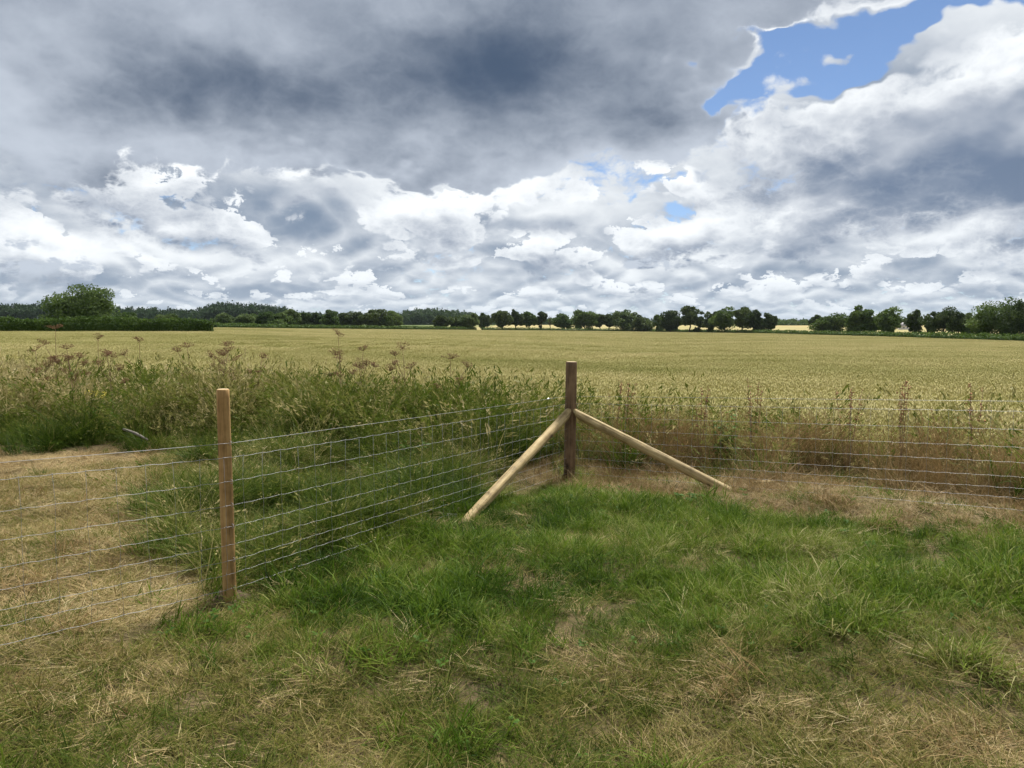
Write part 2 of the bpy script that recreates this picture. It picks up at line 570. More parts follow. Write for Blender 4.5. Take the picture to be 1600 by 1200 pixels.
def ground_mat():
    m, nt = new_mat('ground')
    pos = position(nt)
    x, y, z = nt.xyz(pos)
    r = nt.math('SQRT', x * x + y * y)
    fine = nt.noise(pos, 40.0, 5.0, 0.7)
    mid = nt.noise(pos, 1.7, 4.0, 0.6)
    earth = nt.mix(fine, (0.055, 0.040, 0.022), (0.19, 0.145, 0.075))
    thatch = nt.mix(fine, (0.055, 0.044, 0.019), (0.19, 0.145, 0.066))
    nearc = nt.mix(nt.smooth(mid, 0.38, 0.62), earth, thatch)
    # distant farmland: stubble, pasture and plough in big blocks
    v = nt.node('ShaderNodeTexVoronoi', feature='F1')
    nt.put(v.inputs['Vector'], nt.vec(x, y * 0.7, 0.0))
    v.inputs['Scale'].default_value = 0.0031
    pick = nt.xyz(v.outputs['Color'])[0]
    farc = ramp(nt, pick, [(0.0, (0.28, 0.23, 0.10)), (0.35, (0.34, 0.28, 0.125)), (0.5, (0.10, 0.13, 0.04)), (0.7, (0.24, 0.22, 0.08)), (0.8, (0.10, 0.13, 0.04)), (1.0, (0.31, 0.26, 0.115))])
    farc = nt.mix(nt.smooth(x, -120.0, -40.0), (0.085, 0.115, 0.035), farc)
    v_ = nt.noise(pos, 0.05, 3.0)
    farc = nt.scale_color(farc, v_ * 0.5 + 0.75)
    col = nt.mix(nt.smooth(r, 90.0, 260.0), nearc, farc)
    p = nt.node('ShaderNodeBsdfPrincipled')
    nt.put(p.inputs['Base Color'], col)
    p.inputs['Roughness'].default_value = 0.95
    p.inputs['Specular IOR Level'].default_value = 0.1
    b = nt.node('ShaderNodeBump')
    b.inputs['Strength'].default_value = 0.8
    b.inputs['Distance'].default_value = 0.03
    nt.put(b.inputs['Height'], fine)
    nt.t.links.new(b.outputs[0], p.inputs['Normal'])
    nt.t.links.new(p.outputs[0], nt.out.inputs[0])
    return m

# ------------------------------------------------------------------ ground sheet
def polar_sheet(name, radii, angles, zf, mat, closed):
    rr, aa = np.meshgrid(radii, angles, indexing='ij')
    X, Y = rr * np.sin(aa), rr * np.cos(aa)
    Z = zf(X, Y)
    V = np.stack([X, Y, Z], -1).reshape(-1, 3)
    nr, na = len(radii), len(angles)
    i, j = np.meshgrid(np.arange(nr - 1), np.arange(na if closed else na - 1), indexing='ij')
    j2 = (j + 1) % na
    q = np.stack([i * na + j, i * na + j2, (i + 1) * na + j2, (i + 1) * na + j], -1).reshape(-1, 4)[:, ::-1]
    return mesh_np(name, V, q, np.full(len(q), 4), True, None, mat)

radii = np.concatenate(([0.02], np.arange(0.5, 3, 0.35), np.arange(3, 16, 0.22), np.geomspace(16, 9000, 110)))
g = link('ground', polar_sheet('ground', radii, np.linspace(-np.pi, np.pi, 361)[:-1], ground_z, ground_mat(), True))
tag(g, 'rough meadow ground running out to the far fields', 'ground', kind='structure')

# ------------------------------------------------------------------ far hedges, trees, woods, house
def leaves(centres, size, rg, flat=0.0):
    """one tilted quad per centre -> verts, loops, sizes"""
    n = len(centres)
    nrm = rg.normal(size=(n, 3)); nrm[:, 2] = nrm[:, 2] * (1 - flat) + flat * 1.5
    nrm /= np.linalg.norm(nrm, axis=1)[:, None]
    t = np.cross(nrm, rg.normal(size=(n, 3))); t /= np.linalg.norm(t, axis=1)[:, None] + 1e-9
    b = np.cross(nrm, t)
    s = (np.asarray(size) * rg.uniform(0.6, 1.4, n))[:, None]
    V = np.stack([centres + t * s * 0.75, centres + b * s * 0.5, centres - t * s * 0.75, centres - b * s * 0.5], 1).reshape(-1, 3)
    return V, np.arange(4 * n).reshape(n, 4), np.full(n, 4)

def crown_points(rg, w, h, z0, lobes, per):
    """leaf positions in lumps of unequal size filling an irregular crown of width w from z0 to z0+h"""
    pts, val = [], []
    k = rg.uniform(0, 6.28, 4)
    squash = rg.uniform(-0.12, 0.18)
    for _ in range(lobes):
        u = rg.normal(size=3); u /= np.linalg.norm(u)
        a = math.atan2(u[1], u[0])
        # uneven outline: some sides bulge, some are hollow
        reach = 1.0 + 0.20 * math.sin(2 * a + k[0]) + 0.14 * math.sin(3 * a + k[1]) + 0.14 * math.sin(4 * u[2] + k[2])
        rad = rg.uniform(0.15, 0.80) ** 0.75 * reach
        c = u * rad * np.array([w / 2, w / 2, h / 2])
        if u[2] > 0:
            c[:2] *= 1.0 - squash * u[2]
        c[2] += z0 + h * 0.5
        lr = min(w, h * 1.2) * rg.choice([0.09, 0.12, 0.15, 0.19, 0.24])
        n = int(per * (0.4 + 12 * (lr / min(w, h * 1.2)) ** 1.7) * rg.uniform(0.8, 1.2))
        q = rg.normal(size=(n, 3)); q /= np.linalg.norm(q, axis=1)[:, None]
        q *= (rg.uniform(0.2, 1.0, n) ** 0.5)[:, None] * lr * np.array([1.2, 1.2, 0.8])
        pts.append(c + q)
        val.append(np.full(n, rg.random()) * 0.65 + rg.random(n) * 0.35)
    P = np.concatenate(pts)
    P[:, 2] = np.where(P[:, 2] < z0 * 0.8, z0 * 0.8 + rg.random(len(P)) * h * 0.25, P[:, 2])
    hi = P[:, 2].max()
    P[:, 2] = z0 * 0.8 + (P[:, 2] - z0 * 0.8) * (z0 + h - z0 * 0.8) / (hi - z0 * 0.8)
    wx = np.percentile(np.abs(P[:, 0]), 99)
    P[:, :2] *= (w / 2) / wx
    return P, np.concatenate(val)

def tree(name, x, y, height, width, label, group, mat, seed, trunk_frac=0.2, lobes=30, per=85, bare=False, leaf=None):
    rg = np.random.default_rng(seed)
    z = float(ground_z(x, y))
    t = empty(name, (x, y, z))
    tag(t, label, 'tree', group)
    tr = height * (0.028 if not bare else 0.022)
    S = Soup()
    top = height * (0.7 if not bare else 0.8)
    path = [(rg.normal() * tr * 0.6 * (k > 0), rg.normal() * tr * 0.6 * (k > 0), -0.3 + (top + 0.3) * k / 5) for k in range(6)]
    S.add(*tube(path, np.linspace(tr * 1.25, tr * 0.3, 6), 7))
    for k in range(10 if bare else 6):
        f = rg.uniform(0.3, 0.85)
        a = rg.uniform(0, 6.28)
        L = width * rg.uniform(0.22, 0.36) * (1.0 if bare else 0.75)
        p0 = np.array([0, 0, top * f])
        d = np.array([math.cos(a), math.sin(a), rg.uniform(0.5, 1.3)])
        pts = [p0, p0 + d * L * 0.4, p0 + d * L * 0.8 + np.array([0, 0, 0.1 * L]), p0 + d * L + np.array([0, 0, 0.3 * L])]
        S.add(*tube(pts, np.linspace(tr * 0.5, tr * 0.08, 4), 5))
        if bare:
            for _ in range(3):
                d2 = d + rg.normal(size=3) * 0.5
                q0 = pts[rg.integers(1, 3)]
                S.add(*tube([q0, q0 + d2 * L * 0.25, q0 + d2 * L * 0.5], [tr * 0.15, tr * 0.1, tr * 0.05], 4))
    link('trunk', S.mesh('trunk', M_BARK, True), parent=t)
    if not bare:
        z0 = height * trunk_frac
        P, val = crown_points(rg, width, height - z0, z0, lobes, per)
        V, L, sz = leaves(P, leaf or max(0.22, width * 0.042), rg, 0.2)
        link('crown', mesh_np('crown', V, L, sz, False, {'v': np.repeat(val, 4)}, mat), parent=t)
    return t

def place(px, d):
    a, _ = ratio(px, 510)
    return a * d, d
def top_z(py, d):
    return CAM_H - ratio(800, py)[1] * d

# distance of the field's far hedge against picture column
HPX = np.array([-400, -150, 330, 335, 500, 680, 850, 1000, 1200, 1400, 1600, 1900])
HD = np.array([112, 118, 133, 275, 340, 430, 500, 540, 370, 258, 182, 130])
def hedge_d(px):
    return np.interp(px, HPX, HD)

def hedge(name, pts, height, thick, label, seed, per_m, leaf, mat=M_HEDGE):
    rg = np.random.default_rng(seed)
    pts = np.array(pts, float)
    o = (pts[0][0], pts[0][1], float(ground_z(*pts[0])))
    t = empty(name, o)
    tag(t, label, 'hedge', 'hedges around the wheat field')
    seg = np.linalg.norm(np.diff(pts, axis=0), axis=1)
    cum = np.concatenate(([0], np.cumsum(seg)))
    n = int(cum[-1] * per_m)
    s = rg.uniform(0, cum[-1], n)
    cx, cy_ = np.interp(s, cum, pts[:, 0]), np.interp(s, cum, pts[:, 1])
    k = np.clip(np.searchsorted(cum, s) - 1, 0, len(seg) - 1)
    dirs = np.diff(pts, axis=0) / seg[:, None]
    nx, ny = -dirs[k, 1], dirs[k, 0]
    hh = height * (0.80 + 0.40 * vnoise(s, s * 0, 0.22, 3, seed))
    # leaves lie on the shell of a rounded box section
    a = rg.uniform(0, np.pi, n)
    cr, sr = np.cos(a), np.sin(a)
    ex = np.sign(cr) * np.abs(cr) ** 0.6 * thick * (0.82 + 0.36 * vnoise(s, sr * 3, 0.8, 2, seed + 5))
    ez = np.abs(sr) ** 0.6 * hh
    lift = rg.random(n)
    ez = np.where(lift < 0.35, rg.uniform(0, 1, n) * ez, ez) + rg.normal(0, 0.06 * height, n)
    P = np.stack([cx + nx * ex, cy_ + ny * ex, np.zeros(n)], 1)
    P[:, 2] = ground_z(P[:, 0], P[:, 1]) + np.maximum(ez, 0.02)
    V, L, sz = leaves(P - np.array(o), leaf, rg, 0.1)
    val = np.repeat(0.6 * vnoise(s, s * 0, 0.5, 2, seed + 1) + 0.4 * rg.random(n), 4)
    link('foliage', mesh_np('foliage', V, L, sz, False, {'v': val}, mat), parent=t)
    # woody core, so that the hedge is dense
    S = Soup()
    m = max(2, int(cum[-1] / 4))
    ss = np.linspace(0, cum[-1], m)
    px_, py_ = np.interp(ss, cum, pts[:, 0]), np.interp(ss, cum, pts[:, 1])
    kk = np.clip(np.searchsorted(cum, ss) - 1, 0, len(seg) - 1)
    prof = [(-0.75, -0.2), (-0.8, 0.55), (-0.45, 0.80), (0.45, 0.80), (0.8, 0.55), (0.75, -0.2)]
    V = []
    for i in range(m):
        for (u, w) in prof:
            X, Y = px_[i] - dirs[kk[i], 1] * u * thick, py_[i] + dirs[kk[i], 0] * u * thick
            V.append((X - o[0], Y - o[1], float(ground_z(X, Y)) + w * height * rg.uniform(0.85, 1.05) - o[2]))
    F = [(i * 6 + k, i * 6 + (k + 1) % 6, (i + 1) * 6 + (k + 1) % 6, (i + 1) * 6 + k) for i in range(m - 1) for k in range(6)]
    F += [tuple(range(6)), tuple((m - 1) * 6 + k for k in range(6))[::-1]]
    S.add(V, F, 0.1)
    link('branches', S.mesh('branches', mat, True), parent=t)
    return t

hedge('hedge', [place(-250, 114), place(0, 123), place(170, 129), place(332, 133)], 2.75, 1.3,
      'tall thick green hedge along the left edge of the wheat below the big tree', 21, 330, 0.22)
hedge('hedge', [place(336, 280), place(500, 345), place(600, 385), place(743, 455)], 2.3, 1.0,
      'thin low dark hedge across the far side of the wheat, left of centre', 22, 50, 0.38)
hedge('hedge', [place(754, 462), place(850, 500), place(1000, 540), place(1100, 450), place(1200, 370), place(1400, 258), place(1600, 182), place(1750, 150)], 2.2, 1.2,
      'long dark trimmed hedge under the row of trees on the right', 23, 40, 0.36)

# (column, top, width, trunk share, kind, what it looks like)  -- trees of the far hedge line, left to right
K = {'g': M_LEAF, 'd': M_LEAF_DARK, 'p': M_LEAF_PALE}
GROUP_R = 'trees along the far hedge'
TREES = [
    (135, 444, 96, 0.12, 205, 'g', 'big broad spreading tree rising behind the tall hedge on the left'),
    (202, 488, 30, 0.05, 200, 'g', 'low rounded bush just right of the big left tree'),
    (262, 490, 26, 0.05, 190, 'p', 'small pale bush behind the middle of the left hedge'),
    (350, 489, 34, 0.05, 330, 'p', 'low pale green bush just past the right end of the left hedge'),
    (380, 490, 30, 0.05, 330, 'p', 'light green rounded bush below the left wooded hill'),
    (412, 487, 40, 0.05, 380, 'g', 'wide green bushy tree below the right slope of the left hill'),
    (437, 489, 36, 0.05, 380, 'g', 'green bushy tree low at the foot of the left hill'),
    (456, 483, 24, 0.08, 420, 'p', 'taller olive green tree at the right foot of the left hill'),
    (476, 488, 22, 0.08, 430, 'g', 'small dark tree between the olive tree and the round tree'),
    (494, 489, 18, 0.08, 430, 'd', 'small dark tree just left of the round tree'),
    (514, 484, 26, 0.06, 430, 'g', 'round headed tree standing above the bushes at the gap in the hedge line'),
    (537, 488, 20, 0.05, 480, 'd', 'small dim tree right of the round headed tree'),
    (560, 486, 34, 0.08, 480, 'd', 'broad dark tree, left one of the close pair'),
    (584, 483, 30, 0.08, 480, 'd', 'dark domed tree, right one of the close pair'),
    (604, 494, 16, 0.08, 480, 'g', 'low bush right of the dark domed tree'),
    (614, 485, 30, 0.15, 540, 'g', 'airy tree with gaps left of the second wooded hill'),
    (692, 493, 30, 0.26, 445, 'd', 'dark low tree with a bare trunk in front of the second hill'),
    (709, 496, 14, 0.26, 450, 'd', 'narrow little tree between the dark tree and the pale grove'),
    (722, 492, 24, 0.26, 455, 'p', 'pale grey green tree with thin trunks, left in the pale grove'),
    (736, 490, 22, 0.26, 455, 'p', 'pale grey green tree, right in the pale grove'),
    (757, 489, 22, 0.10, 560, 'd', 'dark rounded tree right of the second hill'),
    (785, 485, 29, 0.22, 480, 'd', 'dark tree with a clear trunk, first of the right hand row'),
    (806, 484, 22, 0.20, 490, 'd', 'dark upright tree, second of the right hand row'),
    (826, 487, 23, 0.25, 500, 'g', 'bright green round tree with a straight trunk'),
    (846, 487, 15, 0.18, 505, 'd', 'narrow dark tree next to the bare dead tree'),
    (879, 490, 30, 0.25, 520, 'g', 'wide loose tree right of the bare dead tree'),
    (913, 484, 36, 0.20, 530, 'g', 'domed tree, widest of the middle of the row'),
    (938, 491, 16, 0.25, 535, 'd', 'small dark tree right of the domed tree'),
    (951, 491, 17, 0.22, 540, 'd', 'small dark tree left of the pale bushy tree'),
    (973, 484, 42, 0.10, 540, 'p', 'pale bushy tree with a ragged top'),
    (1002, 492, 28, 0.10, 530, 'd', 'low dark bushy tree right of the pale bushy tree'),
    (1030, 492, 18, 0.15, 510, 'g', 'small tree in the dip right of the pale bushy tree'),
    (1048, 485, 32, 0.12, 490, 'd', 'dark leaning broad tree left of the tall lobed tree'),
    (1078, 478, 24, 0.18, 465, 'd', 'tall lobed dark tree, highest of the middle right'),
    (1093, 487, 17, 0.18, 455, 'd', 'slim dark tree hugging the tall lobed tree'),
    (1113, 487, 23, 0.08, 440, 'd', 'dark bushy tree left of the windswept tree'),
    (1132, 479, 34, 0.22, 425, 'g', 'windswept airy tree with light gaps in its crown'),
    (1160, 479, 25, 0.18, 405, 'd', 'upright dark tree with a knobbly top'),
    (1180, 484, 28, 0.08, 392, 'd', 'dense dark tree right of the knobbly tree'),
    (1200, 489, 24, 0.06, 385, 'd', 'brownish low tree ending the middle group'),
    (1275, 492, 18, 0.06, 420, 'd', 'small dark tree left of the lone bushy tree'),
    (1297, 488, 44, 0.05, 400, 'g', 'lone wide bushy tree in the gap on the right'),
    (1338, 477, 37, 0.10, 305, 'g', 'tall oval tree, left one of the right hand three'),
    (1361, 483, 26, 0.10, 300, 'g', 'lower tree in the middle of the right hand three'),
    (1386, 479, 40, 0.12, 285, 'g', 'broad tree with a flat trunk line, right one of the three'),
    (1429, 484, 29, 0.12, 260, 'd', 'dark upright tree right of the pale house'),
    (1449, 491, 20, 0.06, 255, 'd', 'low dark tree between two taller dark trees'),
    (1475, 479, 44, 0.10, 245, 'd', 'broad very dark tree left of the yellowish bush'),
    (1497, 484, 25, 0.08, 235, 'd', 'dark oval tree next to the yellowish bush'),
    (1513, 489, 20, 0.05, 245, 'p', 'yellowish green bush between the dark tree and the big right trees'),
    (1541, 470, 48, 0.05, 212, 'g', 'big full tree, left one of the group at the right border'),
    (1576, 464, 56, 0.05, 205, 'g', 'tallest full tree near the right border'),
    (1612, 467, 54, 0.05, 196, 'd', 'dark full tree cut by the right border'),
]
for i, (px, ty, wpx, tf, d, kind, lab) in enumerate(TREES):
    x, y = place(px, d)
    h = top_z(ty, d) - float(ground_z(x, y))
    w = 1.1 * wpx * d / FPX
    sz = wpx * h
    tree('field_tree', x, y, h, w, lab, GROUP_R, K[kind], 100 + i, tf * 0.55, lobes=24 + int(wpx * 0.5) + (30 if i == 0 else 0), per=(130 + int(wpx * 0.9)) * (1 if i else 1.3), leaf=max(0.32, 1.25 * d / 768.0) if i else 0.34)
x, y = place(859, 505)
tree('dead_tree', x, y, top_z(487, 505) - float(ground_z(x, y)), 5.0, 'bare leafless dead tree in the middle of the row', GROUP_R, None, 77, bare=True)

def wood(name, profile, d, depth, label, seed, mat=M_WOOD_FAR, crown=9.0, per=130, leaf=1.7):
    """a far wood: rows of crowns whose tops follow a skyline"""
    rg = np.random.default_rng(seed)
    prof = np.array(profile, float)
    P, val = [], []
    rows = 4
    for r_ in range(rows):
        dd = d + depth * r_ / rows
        step = crown * FPX / dd * 0.7
        for px in np.arange(prof[0, 0], prof[-1, 0], step):
            px = px + rg.normal() * step * 0.3
            py = np.interp(px, prof[:, 0], prof[:, 1]) + abs(rg.normal()) * 1.4 + (rows - 1 - r_) * 2.2
            x, y = place(px, dd)
            tz = top_z(py, dd)
            g_ = float(ground_z(x, y))
            h = max(4.0, min(tz - g_, crown * 1.5))
            c = np.array([x, y, tz - h * 0.5])
            n = int(per * rg.uniform(0.7, 1.3))
            q = rg.normal(size=(n, 3)); q /= np.linalg.norm(q, axis=1)[:, None]
            q *= np.array([crown * 0.55, crown * 0.55, h * 0.5]) * (rg.uniform(0.2, 1, n) ** 0.4)[:, None]
            q *= 1 + 0.25 * rg.normal(size=(n, 1)) * 0.5
            P.append(c + q)
            val.append(np.full(n, rg.random()) * 0.7 + rg.random(n) * 0.3)
            # understorey down to the ground
            if True:
                m = int(per * 0.9)
                u = np.stack([x + rg.normal(0, crown * 0.4, m), y + rg.normal(0, crown * 0.4, m), rg.uniform(g_ - 1.0, max(g_ + 3.0, tz - h * 0.4), m)], 1)
                P.append(u); val.append(rg.random(m) * 0.5)
    P = np.concatenate(P)
    V, L, sz = leaves(P, leaf, rg, 0.2)
    o = link(name, mesh_np(name, V, L, sz, False, {'v': np.repeat(np.concatenate(val), 4)}, mat))
    tag(o, label, 'wood', kind='stuff')
    return o
wood('far_wood', [(-120, 474), (0, 474), (60, 472), (75, 470), (95, 476), (190, 478), (250, 480), (305, 482), (330, 473), (350, 469), (365, 471), (400, 473), (440, 477), (470, 485), (545, 489)], 880, 120,
     'dark wood on the low hill along the skyline at the left', 51)
wood('far_wood', [(598, 489), (640, 483), (655, 480), (700, 481), (730, 485), (748, 489), (770, 492)], 1050, 120, 'dark wood covering the low hill left of centre', 52)
wood('far_wood', [(770, 497), (860, 496), (930, 498), (1010, 497), (1100, 497), (1215, 498)], 1150, 100, 'dim band of distant wood seen behind the trunks of the tree row', 53)
wood('far_wood', [(1195, 499), (1240, 497), (1280, 499), (1330, 501), (1480, 500)], 900, 80, 'greenish distant wood in the gap right of the middle trees', 54, M_LEAF)
wood('far_wood', [(1150, 500), (1240, 498), (1290, 498), (1400, 493), (1430, 496), (1500, 500), (1700, 499)], 3300, 300, 'bluish ridge of wood on the farthest skyline at the right', 55, crown=28.0, per=80, leaf=4.0)

def house(px, d, w, dep, hw, hr, label):
    x, y = place(px, d)
    z = float(ground_z(x, y))
    t = empty('house', (x, y, z)); tag(t, label, 'house')
    z0, z1 = -0.5, hw
    S = Soup()
    V = [(-w, -dep, z0), (w, -dep, z0), (w, dep, z0), (-w, dep, z0), (-w, -dep, z1), (w, -dep, z1), (w, dep, z1), (-w, dep, z1), (-w, 0, z1 + hr), (w, 0, z1 + hr)]
    S.add(V, [(0, 1, 5, 4), (2, 3, 7, 6), (1, 2, 6, 9, 5), (3, 0, 4, 8, 7)])
    link('wall', S.mesh('wall', M_WALL), parent=t)
    S = Soup()
    e = 0.35
    for s in (-1, 1):
        V = [(-w - e, s * (dep + e), z1 - e * hr / dep + 0.1), (w + e, s * (dep + e), z1 - e * hr / dep + 0.1), (w + e, 0, z1 + hr + 0.1), (-w - e, 0, z1 + hr + 0.1)]
        V += [(a, b, c + 0.18) for a, b, c in V]
        S.add(V, [(0, 1, 2, 3), (4, 5, 6, 7), (0, 1, 5, 4), (1, 2, 6, 5), (2, 3, 7, 6), (3, 0, 4, 7)])
    r = link('roof', S.mesh('roof', M_ROOF), parent=t)
    S = Soup()
    V = [(a * 0.4 + w * 0.6, b * 0.4, c) for c in (z1 + hr * 0.6, z1 + hr + 1.1) for a, b in ((-1, -1), (1, -1), (1, 1), (-1, 1))]
    S.add(V, [(0, 1, 2, 3), (4, 5, 6, 7), (0, 1, 5, 4), (1, 2, 6, 5), (2, 3, 7, 6), (3, 0, 4, 7)])
    link('chimney', S.mesh('chimney', M_ROOF), parent=r)
    for k in (-0.55, 0.1, 0.65):
        S = Soup()
        V = [(k * w + a * 0.45, -dep - 0.02 + b * 0.04, c) for c in (1.0, 2.1) for a, b in ((-1, -1), (1, -1), (1, 1), (-1, 1))]
        S.add(V, [(0, 1, 2, 3), (4, 5, 6, 7), (0, 1, 5, 4), (1, 2, 6, 5), (2, 3, 7, 6), (3, 0, 4, 7)])
        link('window', S.mesh('window', M_GLASS), parent=t)
house(1414, 620, 4.2, 3.0, 3.2, 2.6, 'small pale house half hidden between two dark trees at the right')

# ------------------------------------------------------------------ plant pieces
def blades(rg, n, spread, length, lean, droop, width, segs=4, az=None, az_sd=3.2, lift=0.0, vlo=0.0, vhi=1.0):
    """n curved grass blades from a patch of radius spread -> verts, loops, sizes, v"""
    L = rg.uniform(*length, n)
    th = np.abs(rg.uniform(*lean, n))
    a = rg.uniform(0, 2 * np.pi, n) if az is None else rg.normal(az, az_sd, n)
    rr = spread * np.sqrt(rg.random(n)); ra = rg.uniform(0, 2 * np.pi, n)
    p = np.stack([rr * np.cos(ra), rr * np.sin(ra), np.full(n, lift)], 1)
    dr = rg.uniform(*droop, n)
    w = rg.uniform(*width, n)
    tw = rg.uniform(-0.9, 0.9, n)
    pts = [p]
    for s in range(segs):
        ang = th + dr * (s + 0.5) / segs
        step = (L / segs)[:, None] * np.stack([np.sin(ang) * np.cos(a), np.sin(ang) * np.sin(a), np.cos(ang)], 1)
        p = p + step
        p = p.copy(); p[:, 2] = np.maximum(p[:, 2], 0.004)
        pts.append(p)
    side_ = np.stack([-np.sin(a + tw), np.cos(a + tw), 0.25 * np.sin(tw)], 1)
    V = []
    prof = np.concatenate((np.linspace(0.75, 1.0, max(2, segs // 2)), np.linspace(0.9, 0.35, segs - max(2, segs // 2)))) if segs > 2 else np.array([1.0, 0.8])
    for s in range(segs):
        h = side_ * (w * 0.5 * prof[s])[:, None]
        V += [pts[s] - h, pts[s] + h]
    V.append(pts[segs])
    m = 2 * segs + 1
    V = np.stack(V, 1).reshape(-1, 3)
    base = (np.arange(n) * m)[:, None]
    loops, sizes = [], []
    for s in range(segs - 1):
        loops.append(base + np.array([2 * s, 2 * s + 1, 2 * s + 3, 2 * s + 2])); sizes.append(np.full(n, 4))
    lp = np.concatenate([l.ravel() for l in loops] + [(base + np.array([2 * segs - 2, 2 * segs - 1, 2 * segs])).ravel()])
    sz = np.concatenate(sizes + [np.full(n, 3)])
    v = np.repeat(rg.uniform(vlo, vhi, n), m)
    return V, lp, sz, v, pts

def seed_heads(rg, pts, frac, n_spk, size, vlo, vhi):
    """loose panicles along the upper part of given blade paths"""
    k = len(pts) - 1
    n = len(pts[0])
    pick = np.where(rg.random(n) < frac)[0]
    if len(pick) == 0:
        return None
    tip, sub = pts[k][pick], pts[k - 1][pick]
    C = []
    for j in range(n_spk):
        f = rg.uniform(-0.35, 1.0, len(pick))[:, None]
        C.append(sub + (tip - sub) * f + rg.normal(0, size * 0.7, (len(pick), 3)))
    C = np.concatenate(C)
    d = np.tile(tip - sub, (n_spk, 1)); d /= np.linalg.norm(d, axis=1)[:, None] + 1e-9
    d = d + rg.normal(0, 0.35, d.shape)
    s = rg.normal(size=d.shape); s = np.cross(d, s); s /= np.linalg.norm(s, axis=1)[:, None] + 1e-9
    ln = size * rg.uniform(0.7, 1.5, len(C))[:, None]
    V = np.stack([C - d * ln, C + s * ln * 0.28, C + d * ln, C - s * ln * 0.28], 1).reshape(-1, 3)
    m = len(C)
    return V, np.arange(4 * m).reshape(m, 4), np.full(m, 4), np.repeat(rg.uniform(vlo, vhi, m), 4)

def tuft(name, mat, seed, parts, heads=None):
    rg = np.random.default_rng(seed)
    S = Soup()
    for kw in parts:
        V, l, s, v, pts = blades(rg, **kw)
        S.add_np(V, l, s, v)
        if heads and kw is parts[-1]:
            h = seed_heads(rg, pts, *heads)
            if h: S.add_np(*h)
    return S.mesh(name, mat)

def variants(prefix, mat, n, f, seed):
    """n tuft meshes kept in an unlinked collection, the pieces that a scatter plants"""
    c = bpy.data.collections.new(prefix + '_pieces')
    for i in range(n):
        rg = np.random.default_rng(seed + i)
        parts, heads = f(rg)
        c.objects.link(bpy.data.objects.new('%s_piece_%02d' % (prefix, i), tuft(prefix, mat, seed * 13 + i, parts, heads)))
    return c

def scatter(name, coll, pts, rot, scale, tint, label, category):
    """plant the pieces of a collection on points (geometry nodes)"""
    n = len(pts)
    idx = rng.integers(0, len(coll.objects), n).astype(np.int32)
    me = mesh_np(name, pts, [], [], attrs={'rot': rot, 'scl': np.asarray(scale), 'idx': idx, 'tint': np.asarray(tint, float)})
    o = link(name, me)
    ng = bpy.data.node_groups.new(name, 'GeometryNodeTree')
    ng.interface.new_socket('Geometry', in_out='INPUT', socket_type='NodeSocketGeometry')
    ng.interface.new_socket('Geometry', in_out='OUTPUT', socket_type='NodeSocketGeometry')
    N, L = ng.nodes, ng.links
    gi, go = N.new('NodeGroupInput'), N.new('NodeGroupOutput')
    ci = N.new('GeometryNodeCollectionInfo')
    ci.inputs['Collection'].default_value = coll
    ci.inputs['Separate Children'].default_value = True
    ci.inputs['Reset Children'].default_value = True
    ip = N.new('GeometryNodeInstanceOnPoints')
    ip.inputs['Pick Instance'].default_value = True
    def na(nm, ty):
        a = N.new('GeometryNodeInputNamedAttribute'); a.data_type = ty
        a.inputs[0].default_value = nm
        return a.outputs[0]
    e2r = N.new('FunctionNodeEulerToRotation')
    L.new(na('rot', 'FLOAT_VECTOR'), e2r.inputs[0])
    L.new(gi.outputs[0], ip.inputs['Points'])
    L.new(ci.outputs[0], ip.inputs['Instance'])
    L.new(na('idx', 'INT'), ip.inputs['Instance Index'])
    L.new(e2r.outputs[0], ip.inputs['Rotation'])
    L.new(na('scl', 'FLOAT_VECTOR' if np.asarray(scale).ndim == 2 else 'FLOAT'), ip.inputs['Scale'])
    L.new(ip.outputs[0], go.inputs[0])
    md = o.modifiers.new('plants', 'NODES'); md.node_group = ng
    return tag(o, label, category, kind='stuff')

def wedge(n, y0, y1, margin=1.4, slope=0.70):
    """random points over the ground in view (and a step to either side)"""
    y = np.sqrt(rng.uniform(y0 * y0, y1 * y1, n)) if margin == 0 else None
    if y is None:
        ys = np.linspace(y0, y1, 200); w = slope * ys + margin
        c = np.cumsum(w); c /= c[-1]
        y = np.interp(rng.random(n), c, ys)
    x = rng.uniform(-1, 1, n) * (slope * y + margin)
    return x, y

def keep(x, y, dens):
    k = rng.random(len(x)) < dens
    return x[k], y[k]

def plant(name, coll, x, y, scale, tint, label, category, tilt=0.12, rotz=None, dz=0.0):
    n = len(x)
    P = np.stack([x, y, ground_z(x, y) + dz], 1)
    rz = rng.uniform(0, 2 * np.pi, n) if rotz is None else rotz
    rot = np.stack([rng.normal(0, tilt, n), rng.normal(0, tilt, n), rz], 1)
    return scatter(name, coll, P, rot, scale, tint, label, category)

